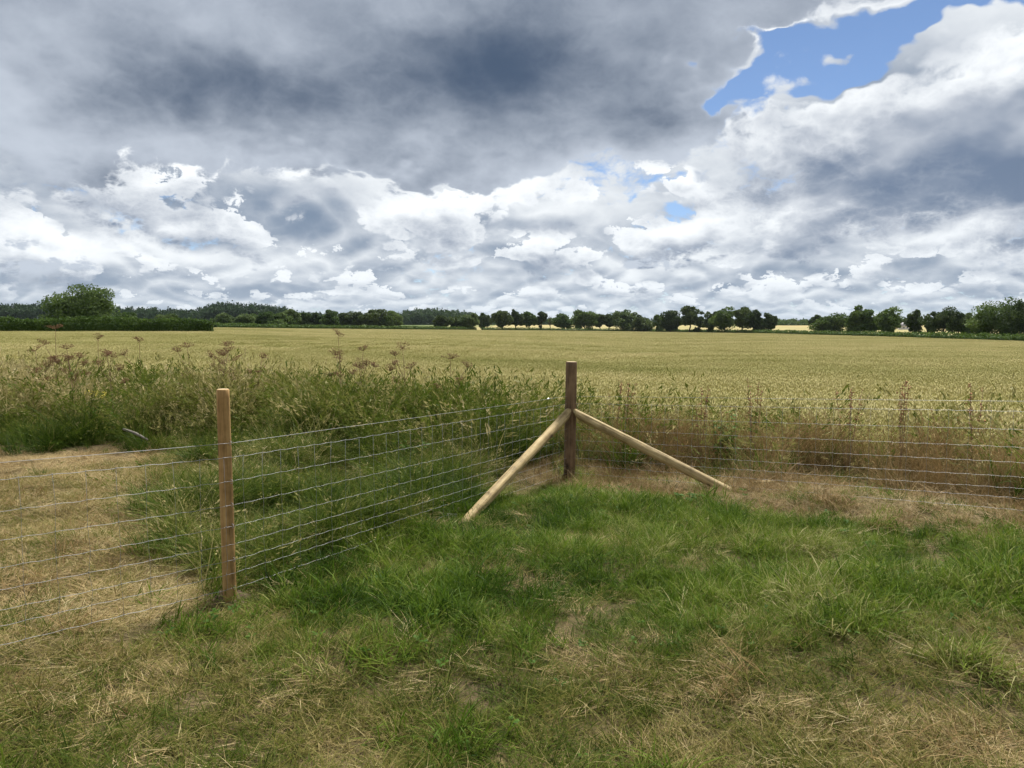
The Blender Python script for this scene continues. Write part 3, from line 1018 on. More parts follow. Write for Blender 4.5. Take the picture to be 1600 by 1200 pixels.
# ------------------------------------------------------------------ wheat
def wheat_tile(name, rg, size, per_m2, detail):
    S = Soup()
    n = int(size * size * per_m2)
    x, y = rg.uniform(-size / 2, size / 2, n), rg.uniform(-size / 2, size / 2, n)
    h = rg.normal(0.70, 0.045, n)
    lean = np.abs(rg.normal(0.10, 0.07, n)); a = rg.uniform(0, 2 * np.pi, n)
    top = np.stack([x + h * np.sin(lean) * np.cos(a), y + h * np.sin(lean) * np.sin(a), h * np.cos(lean)], 1)
    root = np.stack([x, y, np.zeros(n)], 1)
    v = rg.random(n)
    # ears: a four sided spindle, nodding a little
    nod = rg.uniform(0.1, 0.7, n); L = rg.uniform(0.07, 0.105, n)
    d = np.stack([np.sin(lean + nod) * np.cos(a), np.sin(lean + nod) * np.sin(a), np.cos(lean + nod)], 1)
    u = np.cross(d, np.array([0.3, 0.2, 1.0])); u /= np.linalg.norm(u, axis=1)[:, None]
    w = np.cross(u, d)
    r = (rg.uniform(0.0065, 0.0095, n) * (1.0 if detail else 1.5))[:, None]
    mid = top + d * (L * 0.4)[:, None]
    tip = top + d * L[:, None]
    V = np.stack([top, mid + u * r, mid + w * r * 0.8, mid - u * r, mid - w * r * 0.8, tip], 1).reshape(-1, 3)
    b = (np.arange(n) * 6)[:, None]
    tri = np.concatenate([b + np.array(t) for t in ((0, 2, 1), (0, 3, 2), (0, 4, 3), (0, 1, 4), (5, 1, 2), (5, 2, 3), (5, 3, 4), (5, 4, 1))])
    S.add_np(V, tri, np.full(len(tri), 3), np.repeat(0.42 + 0.58 * v, 6))
    # stems
    sw = 0.0035 if detail else 0.006
    sd = np.stack([np.cos(a + 1.3), np.sin(a + 1.3), 0 * a], 1) * sw * 0.5
    r0 = root if detail else root * np.array([1, 1, 0]) + np.array([0, 0, 0.35])
    V = np.stack([r0 - sd, r0 + sd, top + sd, top - sd], 1).reshape(-1, 3)
    S.add_np(V, np.arange(4 * n).reshape(n, 4), np.full(n, 4), np.repeat(0.22 + 0.5 * v, 4))
    # leaves
    m = int(n * (1.6 if detail else 0.5))
    V, l, s, vv, _ = blades(rg, m, 0.01, (0.14, 0.26), (0.2, 0.7), (0.6, 1.9), (0.007, 0.011), 3, vlo=0.0, vhi=0.62)
    off = np.stack([rg.uniform(-size / 2, size / 2, m), rg.uniform(-size / 2, size / 2, m), rg.uniform(0.25 if detail else 0.4, 0.58, m)], 1)
    S.add_np(V + np.repeat(off, 7, axis=0), l, s, vv)
    return S.mesh(name, M_WHEAT)

def wheat_pieces(prefix, k, *a):
    c = bpy.data.collections.new(prefix)
    for i in range(k):
        c.objects.link(bpy.data.objects.new('%s_%02d' % (prefix, i), wheat_tile(prefix, np.random.default_rng(500 + i + len(prefix)), *a)))
    return c

def tiles(step, y0, y1, slope=0.72, margin=2.0):
    gx, gy = np.meshgrid(np.arange(-slope * y1 - margin, slope * y1 + margin, step), np.arange(3.0, y1, step))
    x, y = gx.ravel() + rng.normal(0, step * 0.08, gx.size), gy.ravel() + rng.normal(0, step * 0.08, gx.size)
    r = np.hypot(x, y)
    k = (np.abs(x) < slope * y + margin) & (r < y1) & (r >= y0)
    return x[k], y[k]

def in_field(x, y):
    px = 800 + FPX * x / np.maximum(y, 0.1)
    return (past_edge(x, y) > 0.35) & (y < hedge_d(px) - 3.5)

def wheat_tint(x, y):
    t = 0.5 + 0.9 * (vnoise(x, y, 0.16, 3, 2.0) - 0.5) + 0.9 * (vnoise(x * 0.5, y, 0.05, 2, 9.0) - 0.5) + rng.normal(0, 0.10, len(x))
    # a few greener, thinner patches part way out
    for cx, cy_, rx, ry in ((-1.3, 36, 4.5, 2.2), (-7.5, 40, 4, 2.0), (3, 30, 3, 1.2), (-16, 50, 9, 2.5), (14, 42, 8, 2.5)):
        t = t - 0.55 * np.exp(-((x - cx) / rx) ** 2 - ((y - cy_) / ry) ** 2)
    for y0 in (27.0, 51.0, 75.0, 99.0):                  # pairs of wheel tracks
        for w in (0.0, 2.0):
            t = t - 0.45 * np.exp(-((y - 0.06 * x - y0 - w) / 0.55) ** 2)
    return np.clip(t, 0, 1)

for nm, args, step, y0, y1, lab in (('wheat_near', (3, 1.1, 190, True), 1.0, 0, 42, 'ripening golden wheat standing behind the weedy verge'),
                                    ('wheat_far', (3, 3.2, 150, False), 3.0, 42, 545, 'golden wheat stretching away across the middle of the field')):
    c = wheat_pieces(nm, *args)
    x, y = tiles(step, y0, y1)
    k = in_field(x, y)
    x, y = x[k], y[k]
    n = len(x)
    P = np.stack([x, y, ground_z(x, y)], 1)
    rot = np.stack([np.zeros(n), np.zeros(n), rng.integers(0, 4, n) * np.pi / 2 + rng.normal(0, 0.1, n)], 1)
    sc = np.stack([np.ones(n), np.ones(n), 0.92 + 0.16 * vnoise(x, y, 0.4, 2, 4.0)], 1)
    scatter('wheat_crop', c, P, rot, sc, wheat_tint(x, y), lab, 'wheat')

def canopy_mat():
    m, nt = new_mat('wheat_canopy')
    pos = position(nt)
    x, y, z = nt.xyz(pos)
    n1 = nt.noise(pos, 5.0, 4.0, 0.7)
    n2 = nt.noise(nt.vec(x * 0.5, y, 0.0), 0.12, 4.0, 0.6)
    col = ramp(nt, n1 * 0.6 + n2 * 0.5 - 0.05, [(0.25, (0.14, 0.14, 0.036)), (0.5, (0.27, 0.235, 0.078)), (0.75, (0.37, 0.31, 0.12))])
    p = nt.node('ShaderNodeBsdfPrincipled')
    nt.put(p.inputs['Base Color'], col)
    p.inputs['Roughness'].default_value = 0.9
    p.inputs['Specular IOR Level'].default_value = 0.1
    b = nt.node('ShaderNodeBump'); b.inputs['Strength'].default_value = 1.0; b.inputs['Distance'].default_value = 0.2
    nt.put(b.inputs['Height'], n1)
    nt.t.links.new(b.outputs[0], p.inputs['Normal']); nt.t.links.new(p.outputs[0], nt.out.inputs[0])
    return m

def wheat_canopy():
    """the dense mass of stalks below the ears, and the whole crop where it is too far to tell ears apart"""
    ang = np.linspace(-0.70, 0.70, 240)
    f = np.geomspace(1, 1000, 150)
    rad = 14 * (40 ** ((f - 1) / 999 if False else np.linspace(0, 1, 150)))
    rr, aa = np.meshgrid(rad, ang, indexing='ij')
    lim = hedge_d(800 + FPX * np.tan(aa)) / np.cos(aa) - 1.2
    rr = np.minimum(rr, lim)
    X, Y = rr * np.sin(aa), rr * np.cos(aa)
    hgt = 0.40 + 0.16 * sstep(rr, 35, 50)
    hgt = hgt * sstep(past_edge(X, Y), 0.2, 0.9) - 0.3 * (1 - sstep(past_edge(X, Y), 0.0, 0.5))
    Z = ground_z(X, Y) + hgt + 0.10 * (vnoise(X, Y, 0.6, 2, 1.0) - 0.5)
    V = np.stack([X, Y, Z], -1).reshape(-1, 3)
    nr, na = rr.shape
    i, j = np.meshgrid(np.arange(nr - 1), np.arange(na - 1), indexing='ij')
    q = np.stack([i * na + j, (i + 1) * na + j, (i + 1) * na + j + 1, i * na + j + 1], -1).reshape(-1, 4)
    ok = np.linalg.norm(V[q[:, 0]] - V[q[:, 1]], axis=1) > 1e-4
    q = q[ok]
    o = link('wheat_crop', mesh_np('wheat_canopy', V, q, np.full(len(q), 4), True, None, canopy_mat()))
    tag(o, 'smooth pale wheat at the far end of the field below the hedges', 'wheat', kind='stuff')
wheat_canopy()

# ------------------------------------------------------------------ grasses of the meadow and verge
def lush_f(rg):
    a = rg.uniform(0, 6.28)
    return ([dict(n=32, spread=0.07, length=(0.06, 0.20), lean=(0.2, 1.2), droop=(0.6, 2.0), width=(0.0022, 0.0048), az=a, az_sd=0.8, vlo=0.0, vhi=0.92),
             dict(n=10, spread=0.06, length=(0.06, 0.14), lean=(0.0, 0.6), droop=(0.1, 0.9), width=(0.003, 0.005), vlo=0.2, vhi=0.85),
             dict(n=4, spread=0.07, length=(0.08, 0.22), lean=(0.5, 1.3), droop=(0.2, 1.0), width=(0.0016, 0.0026), vlo=0.9, vhi=1.0)], None)
def mixed_f(rg):
    a = rg.uniform(0, 6.28)
    return ([dict(n=24, spread=0.065, length=(0.05, 0.16), lean=(0.3, 1.3), droop=(0.2, 1.3), width=(0.0018, 0.0036), az=a, az_sd=1.2, vlo=0.0, vhi=0.8),
             dict(n=12, spread=0.065, length=(0.05, 0.13), lean=(0.9, 1.5), droop=(0.0, 0.6), width=(0.0014, 0.0024), vlo=0.6, vhi=1.0)], None)
def straw_f(rg):
    a = rg.uniform(0, 6.28)
    return ([dict(n=22, spread=0.13, length=(0.05, 0.18), lean=(1.35, 1.6), droop=(-0.25, 0.35), width=(0.0012, 0.0026), segs=4, az=a, az_sd=0.4, lift=0.022),
             dict(n=8, spread=0.09, length=(0.04, 0.12), lean=(1.0, 1.5), droop=(-0.2, 0.7), width=(0.0014, 0.0026), segs=3, lift=0.012)], None)
def tussock_f(rg):
    a = rg.uniform(0, 6.28)
    return ([dict(n=50, spread=0.10, length=(0.22, 0.52), lean=(0.1, 0.8), droop=(0.6, 2.0), width=(0.0030, 0.0062), segs=5, az=a, az_sd=0.9, vlo=0.0, vhi=0.85),
             dict(n=16, spread=0.09, length=(0.15, 0.34), lean=(0.0, 0.5), droop=(0.2, 1.0), width=(0.0035, 0.006), segs=4, vlo=0.1, vhi=0.8),
             dict(n=9, spread=0.10, length=(0.28, 0.55), lean=(0.3, 1.0), droop=(0.3, 1.2), width=(0.002, 0.003), segs=4, vlo=0.85, vhi=1.0)], (0.4, 8, 0.014, 0.85, 1.0))
def tall_f(rg):
    a = rg.uniform(0, 6.28)
    return ([dict(n=36, spread=0.14, length=(0.35, 0.80), lean=(0.05, 0.6), droop=(0.5, 1.9), width=(0.005, 0.009), segs=5, az=a, az_sd=1.2, vlo=0.0, vhi=0.8),
             dict(n=10, spread=0.13, length=(0.55, 0.98), lean=(0.02, 0.45), droop=(0.2, 1.2), width=(0.0026, 0.004), segs=5, vlo=0.8, vhi=1.0)], (0.9, 12, 0.020, 0.85, 1.0))
def brown_f(rg):
    a = rg.uniform(0, 6.28)
    return ([dict(n=30, spread=0.13, length=(0.25, 0.62), lean=(0.05, 0.8), droop=(0.3, 1.9), width=(0.003, 0.006), segs=5, az=a, az_sd=1.2, vlo=0.0, vhi=0.85),
             dict(n=14, spread=0.12, length=(0.45, 0.78), lean=(0.0, 0.3), droop=(0.0, 0.6), width=(0.0018, 0.003), segs=4, vlo=0.5, vhi=1.0)], (0.6, 7, 0.013, 0.5, 1.0))

def segdist(x, y, a, b):
    a, b = np.array(a), np.array(b)
    d = b - a
    t = np.clip(((x - a[0]) * d[0] + (y - a[1]) * d[1]) / (d @ d), 0, 1)
    return np.hypot(x - a[0] - t * d[0], y - a[1] - t * d[1])

def zones(x, y):
    sl, sr, pe = beyond_left(x, y), beyond_right(x, y), past_edge(x, y)
    n1, n2 = vnoise(x, y, 0.8, 3, 1.0), vnoise(x, y, 2.3, 2, 6.0)
    outside = np.maximum(sl, sr)
    hay = np.exp(-((sr - 0.05) / 0.80) ** 4) * sstep(x, -0.35, 0.25) * (0.55 + 0.9 * n2)                       # cut strip along the right run
    hay = np.maximum(hay, np.exp(-((x + 5.4) / 1.7) ** 2 - ((y - 8.3) / 0.95) ** 2))      # raked patch far left
    hay = np.maximum(hay, sstep(sl, -0.3, 0.1) * sstep(-sl, -1.5, -0.7) * sstep(-y, -5.6, -4.6) * sstep(-x / np.maximum(y, 1), 0.36, 0.46))
    hay = np.maximum(hay, sstep(-x / np.maximum(y, 1), 0.42, 0.52) * sstep(9.9 - y, 0.0, 0.8) * sstep(sl, -0.3, 0.1) * sstep(x + 7.5 , -1.0, 0.5))
    hay = np.maximum(hay, 0.8 * np.exp(-(segdist(x, y, (0.25, 3.75), (1.15, 3.15)) / 0.12) ** 2))
    hay = np.maximum(hay, 0.8 * np.exp(-(segdist(x, y, (1.25, 3.10), (2.1, 2.75)) / 0.13) ** 2))
    hay = np.maximum(hay, 0.7 * np.exp(-((x + 2.0) / 0.7) ** 2 - ((y - 3.3) / 0.35) ** 2))
    hay = np.clip(hay + 0.7 * (n2 - 0.5) * (hay > 0.02), 0, 1)
    lush = sstep(y, 3.35, 4.3) * sstep(x, -1.9, -0.5)
    lush = np.clip(1.15 * lush + 0.75 * (n1 - 0.5), 0, 1)
    return sl, sr, pe, outside, hay, lush, n1, n2

# short grass this side of the fence
x, y = wedge(60000, 2.2, 9.6)
sl, sr, pe, outside, hay, lush, n1, n2 = zones(x, y)
k = rng.random(len(x)) < np.clip(0.46 * lush * (1 - 0.93 * hay) * (sl < 0.4) * (sr < 0.3) * (0.40 + 0.9 * sstep(vnoise(x, y, 2.6, 2, 71.0), 0.32, 0.62)), 0, 1)
plant('short_grass', variants('lush', M_GREEN, 8, lush_f, 40), x[k], y[k], rng.uniform(0.5, 1.35, k.sum()) * (0.25 + 1.4 * vnoise(x[k], y[k], 1.7, 2, 12.0)), np.clip(0.40 + 1.6 * (n1[k] - 0.5) + 0.9 * (n2[k] - 0.5) + rng.normal(0, 0.27, k.sum()), 0, 1),
      'soft lush green grass on the right and middle of the meadow', 'grass')
k = rng.random(len(x)) < np.clip((0.12 + 0.33 * (1 - lush)) * (1 - 0.35 * hay) * (outside < 4.5) * (pe < -0.5), 0, 1)
plant('short_grass', variants('mixed', M_MIXED, 8, mixed_f, 60), x[k], y[k], rng.uniform(0.7, 1.3, k.sum()), np.clip(0.38 + 1.5 * (vnoise(x[k], y[k], 1.6, 3, 8.0) - 0.5) + 0.25 * hay[k] + rng.normal(0, 0.27, k.sum()), 0, 1),
      'half dry short grass in the near left of the meadow', 'grass')
k = rng.random(len(x)) < np.clip(0.014 + 0.014 * (1 - lush) + 0.30 * hay ** 1.6, 0, 1) * (pe < -0.4)
k &= (outside < 1.4) | (hay > 0.3)
plant('straw_litter', variants('straw', M_STRAW, 8, straw_f, 80), x[k], y[k], rng.uniform(0.6, 1.25, k.sum()), np.clip(rng.random(k.sum()) - 0.35 * sstep(sr[k], -1.1, -0.6), 0, 1),
      'loose pale straw lying along the fence and in streaks on the grass', 'straw', tilt=0.10)

def mat_f(rg):
    a = rg.uniform(0, 6.28)
    return ([dict(n=34, spread=0.10, length=(0.10, 0.30), lean=(0.7, 1.5), droop=(0.3, 1.4), width=(0.002, 0.004), az=a, az_sd=0.9, vlo=0.1, vhi=1.0),
             dict(n=14, spread=0.09, length=(0.08, 0.20), lean=(0.1, 0.9), droop=(0.5, 1.8), width=(0.002, 0.004), vlo=0.0, vhi=0.8)], None)
k = rng.random(len(x)) < np.clip(0.11 * hay * (0.25 + sstep(vnoise(x, y, 2.2, 2, 44.0), 0.40, 0.62)) * (0.35 + 0.9 * sstep(sr, -1.2, -0.2)), 0, 1) * (pe < -0.4)
plant('dead_grass_mat', variants('mat', M_BROWN, 6, mat_f, 300), x[k], y[k], rng.uniform(0.6, 1.3, k.sum()) * (1.0 + 0.5 * sstep(sr[k], 0.0, 0.8)), np.clip(rng.normal(0.58, 0.26, k.sum()), 0, 1),
      'tangled mats of dead brown grass on the cut strips', 'grass', tilt=0.2)

def rosette(name, seed):
    rg = np.random.default_rng(seed)
    S = Soup()
    for j in range(rg.integers(6, 11)):
        a, L = rg.uniform(0, 6.28), rg.uniform(0.025, 0.065)
        w, lift = L * rg.uniform(0.22, 0.36), rg.uniform(0.15, 0.8)
        d, sd = np.array([math.cos(a), math.sin(a), lift]), np.array([-math.sin(a), math.cos(a), 0.0])
        p0 = np.array([0, 0, 0.03]) + d * 0.01
        V = [p0, p0 + d * L * 0.35 + sd * w * 0.8, p0 + d * L * 0.7 + sd * w, p0 + d * L + np.array([0, 0, -0.012]), p0 + d * L * 0.7 - sd * w, p0 + d * L * 0.35 - sd * w * 0.8]
        S.add(V, [(0, 1, 5), (1, 2, 4, 5), (2, 3, 4)], rg.random())
    return S.mesh(name, M_WEED)
cw = bpy.data.collections.new('rosette_pieces')
for i in range(6):
    cw.objects.link(bpy.data.objects.new('rosette_%02d' % i, rosette('rosette', 700 + i)))
k = (rng.random(len(x)) < 0.022 * sstep(vnoise(x, y, 1.1, 2, 55.0), 0.42, 0.62)) & (outside < -0.1)
plant('meadow_weeds', cw, x[k], y[k], rng.uniform(0.35, 0.75, k.sum()), rng.random(k.sum()), 'small broad leaved weeds dotted through the meadow grass', 'weeds', tilt=0.2, dz=0.03)

# tussocks beyond the left run, long grass on the verge
x, y = wedge(26000, 4.0, 16.0, 2.0, 0.74)
sl, sr, pe, outside, hay, lush, n1, n2 = zones(x, y)
clump = sstep(vnoise(x, y, 1.5, 2, 21.0), 0.34, 0.60)
flop = vnoise(x, y, 0.7, 2, 33.0)
k = (sl > 0.12) & (pe < -0.4) & (rng.random(len(x)) < np.clip(0.70 * (1 - 1.15 * hay) * (0.18 + 1.0 * clump), 0, 1)) & (sr < 2.0)
plant('tussock_grass', variants('tussock', M_TALL, 8, tussock_f, 120), x[k], y[k], rng.uniform(0.55, 1.15, k.sum()) * (0.40 + 0.75 * clump[k]), np.clip(0.42 + 1.6 * (flop[k] - 0.5) + 0.6 * (n2[k] - 0.5) + rng.normal(0, 0.24, k.sum()), 0, 1),
      'green tussocks of longer grass behind the left run of the fence', 'grass', tilt=0.25)
left = sstep(-x, -0.9, 0.6)
k = (outside > 0.7) & (pe > -2.9) & (pe < 0.7) & (rng.random(len(x)) < np.clip(0.75 * (0.07 + 0.93 * left) * sstep(pe, -2.9, -2.0) * (0.25 + 0.9 * clump), 0, 1))
plant('verge_grass', variants('tall', M_TALL, 8, tall_f, 160), x[k], y[k], rng.uniform(0.65, 1.15, k.sum()) * (0.68 + 0.58 * clump[k]), np.clip(0.40 + 1.6 * (flop[k] - 0.5) + 0.6 * (n2[k] - 0.5) + rng.normal(0, 0.25, k.sum()), 0, 1),
      'tall green verge grass with pale seed heads in front of the wheat at the left', 'grass', tilt=0.2)
k = (sr > 0.75) & (pe < 0.6) & (rng.random(len(x)) < np.clip(0.95 * (1 - 0.75 * left) * sstep(sr, 0.75, 1.2) * (0.20 + 0.9 * clump), 0, 1))
plant('verge_grass', variants('brown', M_BROWN, 8, brown_f, 200), x[k], y[k], rng.uniform(0.65, 1.05, k.sum()) * (0.66 + 0.42 * clump[k]), np.clip(0.42 + 1.9 * (flop[k] - 0.5) + 0.7 * (n1[k] - 0.5) + rng.normal(0, 0.26, k.sum()), 0, 1),
      'dry brown verge grass between the right run of the fence and the wheat', 'grass', tilt=0.2)

# ------------------------------------------------------------------ the fence
fence = empty('wire_fence', (FENCE_C[0], FENCE_C[1], float(ground_z(*FENCE_C))))
tag(fence, 'new timber post and wire netting fence with a braced corner', 'fence')
bpy.context.view_layer.update()
F_INV = np.array(fence.location)

def pole(name, a, b, r0, r1, mat, seed, parent=fence, crack=None, bevel=0.006, sides=40, rings=36, cut=None, label=None):
    """round pole from a to b, local z along it; slightly out of true, chamfered ends, optional drying crack"""
    rg = np.random.default_rng(seed)
    a, b = np.array(a, float), np.array(b, float)
    L = np.linalg.norm(b - a)
    zs = np.concatenate(([0.0], np.linspace(bevel, L - bevel, rings), [L]))
    V, F = [], []
    ang = np.arange(sides) * 2 * np.pi / sides
    ph = rg.uniform(0, 6.28, 3)
    for i, z in enumerate(zs):
        f = z / L
        r = r0 + (r1 - r0) * f
        if i == 0 or i == len(zs) - 1: r -= bevel
        rr = r * (1 + 0.018 * np.sin(2 * ang + ph[0] + 2.0 * f) + 0.010 * np.sin(5 * ang + ph[1] + 7 * f) + 0.006 * rg.normal(size=sides))
        if crack:
            for (c0, c1, z0, z1, depth) in crack:
                if z0 <= z <= z1:
                    ca = c0 + (c1 - c0) * (z - z0) / (z1 - z0) + 0.05 * math.sin(z * 23)
                    dd = np.abs((ang - ca + np.pi) % (2 * np.pi) - np.pi)
                    rr = rr - depth * np.exp(-(dd / 0.07) ** 2) * min(1, (z - z0) * 8 + 0.3, (z1 - z) * 8 + 0.3)
        cx = 0.006 * math.sin(2.2 * f + ph[2]) * L
        V.append(np.stack([rr * np.cos(ang) + cx, rr * np.sin(ang), np.full(sides, z)], 1))
    V = np.concatenate(V)
    n = len(zs)
    for i in range(n - 1):
        for k in range(sides):
            k2 = (k + 1) % sides
            F.append((i * sides + k, i * sides + k2, (i + 1) * sides + k2, (i + 1) * sides + k))
    F.append(tuple(range(sides))[::-1]); F.append(tuple((n - 1) * sides + k for k in range(sides)))
    if cut is not None:
        V = cut(V, L)
    S = Soup(); S.add(V, F)
    me = S.mesh(name, mat, True)
    me.materials.append(M_CUT)
    for p in (me.polygons[-1], me.polygons[-2]):
        p.use_smooth = False; p.material_index = 1
    o = link(name, me, parent=parent)
    import mathutils
    o.rotation_mode = 'QUATERNION'
    o.rotation_quaternion = mathutils.Vector(b - a).to_track_quat('Z', 'Y')
    o.location = a - F_INV
    if label: o['label'] = label
    return o

zc_, zp_ = float(ground_z(*FENCE_C)), float(ground_z(*FENCE_P))
CT = np.array([FENCE_C[0] + 0.02, FENCE_C[1], 1.65 - ratio(893, 565)[1] * 8.53])
corner = pole('corner_post', (FENCE_C[0], FENCE_C[1], zc_ - 0.4), CT, 0.066, 0.062, M_CORNER, 5, label='thick dark brown round corner post', sides=56,
              crack=[(-1.75, -1.35, 1.05, 1.62, 0.016), (-1.35, -1.1, 0.80, 1.10, 0.012), (-2.3, -2.2, 0.5, 0.9, 0.008)])
PT = np.array([FENCE_P[0] - 0.012, FENCE_P[1], 1.65 - ratio(346, 608)[1] * 4.44])
post = pole('post', (FENCE_P[0], FENCE_P[1], zp_ - 0.35), PT, 0.039, 0.036, M_POST, 6, label='slim honey coloured round post', sides=40,
            crack=[(-1.2, -1.0, 0.35, 0.80, 0.006)])

# struts: notched against the corner post, chamfered foot dug into the ground
zs_ = 1.65 - ratio(893, 645)[1] * 8.53
dl = (FENCE_P - FENCE_C) / np.linalg.norm(FENCE_P - FENCE_C)
dr_ = (FENCE_R - FENCE_C) / np.linalg.norm(FENCE_R - FENCE_C)
lx, ly = on_ground(731, 812, 0.0)
rx, ry = on_ground(1138, 768, 0.02)
def strut_cut(V, L):
    """scarfed top: the upper edge runs on to a thin tip against the post"""
    V = V.copy()
    w = np.clip((V[:, 2] - (L - 0.20)) / 0.20, 0, 1)
    V[:, 2] += w * (V[:, 1] - 0.035) * 1.5
    w0 = np.clip((0.16 - V[:, 2]) / 0.16, 0, 1)
    V[:, 2] -= w0 * V[:, 1] * 0.8
    return V
TL = np.array([FENCE_C[0] + dl[0] * 0.075, FENCE_C[1] + dl[1] * 0.075 - 0.01, zs_])
TR = np.array([FENCE_C[0] + dr_[0] * 0.075, FENCE_C[1] + dr_[1] * 0.075 - 0.01, zs_])
BL = np.array([lx, ly, float(ground_z(lx, ly))]); BR = np.array([rx, ry, float(ground_z(rx, ry))])
for T_, B_, sd, lab in ((TL, BL, 8, 'pale slanting brace leaning in from the left'), (TR, BR, 9, 'pale slanting brace leaning in from the right')):
    d_ = (B_ - T_) / np.linalg.norm(B_ - T_)
    pole('strut', B_ + d_ * 0.10, T_ - d_ * 0.03, 0.047, 0.050, M_STRUT, sd, label=lab, bevel=0.008, cut=strut_cut, crack=[(1.9, 2.1, 0.35, 1.5, 0.008), (0.9, 0.7, 0.9, 2.0, 0.007), (2.9, 3.1, 0.2, 1.1, 0.007)])

# wire heights on the first post, top plain wire then eight lines of netting
WIRE_PX = [693, 715.5, 753.6, 790.5, 823.5, 852, 876, 897, 920.4]
WZ = [1.65 - ratio(346, p)[1] * 4.40 for p in WIRE_PX]
def run(a, b, za, zb, seed, label):
    """one bay of netting from a to b, with the height shift of its wires at both ends"""
    rg = np.random.default_rng(seed)
    a, b = np.array(a), np.array(b)
    L = np.linalg.norm(b - a)
    net = empty('wire_netting', (0, 0, 0)); net.parent = fence; net['label'] = label
    n = int(L / 0.0375)
    s = np.linspace(0, 1, n)
    xy = a + (b - a) * s[:, None]
    sh = za + (zb - za) * s
    Zs = []
    for i, z in enumerate(WZ):
        wav = 0.0 if i == 0 else 1.0
        sag = -0.006 * np.sin(np.pi * s) * rg.uniform(0.3, 1.6)
        crimp = wav * 0.0018 * np.where(np.arange(n) % 4 < 2, 1, -1) * rg.uniform(0.4, 1.2, n)
        drift = 0.006 * (vnoise(s * L, s * 0 + seed + i, 1.1, 2, i) - 0.5)
        Z = z + sh + sag + crimp + drift
        Zs.append(Z)
        S = Soup()
        S.add(*tube(np.stack([xy[:, 0], xy[:, 1], Z], 1) - F_INV, 0.00125 if i in (0, 1, 8) else 0.00105, 5))
        link('line_wire', S.mesh('line_wire', M_WIRE, True), parent=net)
    step = 0.15
    for q in np.arange(0.05, L - 0.02, step):
        f = q / L
        k = min(n - 1, int(f * n))
        P = []
        for i in range(1, 9):
            jit = rg.normal(0, 0.004)
            p = a + (b - a) * (f + jit / L)
            P.append((p[0], p[1], Zs[i][k]))
        P = np.array(P) - F_INV
        S = Soup()
        S.add(*tube(P, 0.00095, 4))
        for p in P:                                   # knots
            S.add(*tube([p + np.array([0, 0, -0.006]), p, p + np.array([0, 0, 0.006])], [0.0012, 0.0022, 0.0012], 4))
        link('stay_wire', S.mesh('stay_wire', M_WIRE), parent=net)
nrm_l = np.array([-dl[1], dl[0]]) * -1
if nrm_l @ (np.array([0, 0]) - FENCE_P) < 0: nrm_l = -nrm_l
PF = FENCE_P + nrm_l * 0.043
CL = FENCE_C + dl * 0.062
CR = FENCE_C + dr_ * 0.062
run(CL, PF, -0.115, 0.0, 3, 'bay of wire netting between the corner post and the slim post')
LF = FENCE_L2 + nrm_l * 0.043
run(PF, LF, 0.0, 0.06 * 3.2, 4, 'bay of wire netting running out of the picture at the left')
run(CR, FENCE_R2, -0.115, -0.115 + 0.21 * 1.75, 5, 'bay of wire netting running right from the corner post')

# staples on the slim post, a bright wire joiner on the top wire
for z in WZ[::2] + [WZ[3]]:
    c = np.array([PF[0], PF[1], z])
    tdir = np.array([dl[1], -dl[0], 0]); tl = np.array([nrm_l[0], nrm_l[1], 0])
    S = Soup()
    S.add(*tube([c - tl * 0.012 + np.array([0, 0, 0.012]), c + tl * 0.003 + np.array([0, 0, 0.010]), c + tl * 0.004, c + tl * 0.003 - np.array([0, 0, 0.010]), c - tl * 0.012 - np.array([0, 0, 0.012])] - F_INV, 0.0018, 5))
    link('staple', S.mesh('staple', M_WIRE, True), parent=fence)
f = 0.10
c = np.array([*(CL + (PF - CL) * f), WZ[0] - 0.115 * (1 - f)])
S = Soup()
d3 = np.array([dl[0], dl[1], 0.115 / 4.6])
S.add(*tube([c - d3 * 0.022, c - d3 * 0.018, c + d3 * 0.018, c + d3 * 0.022] - F_INV, [0.005, 0.009, 0.009, 0.005], 10))
link('wire_joiner', S.mesh('wire_joiner', plain_mat('bright_alloy', (0.9, 0.9, 0.9), 0.25, 0.9), True), parent=fence)

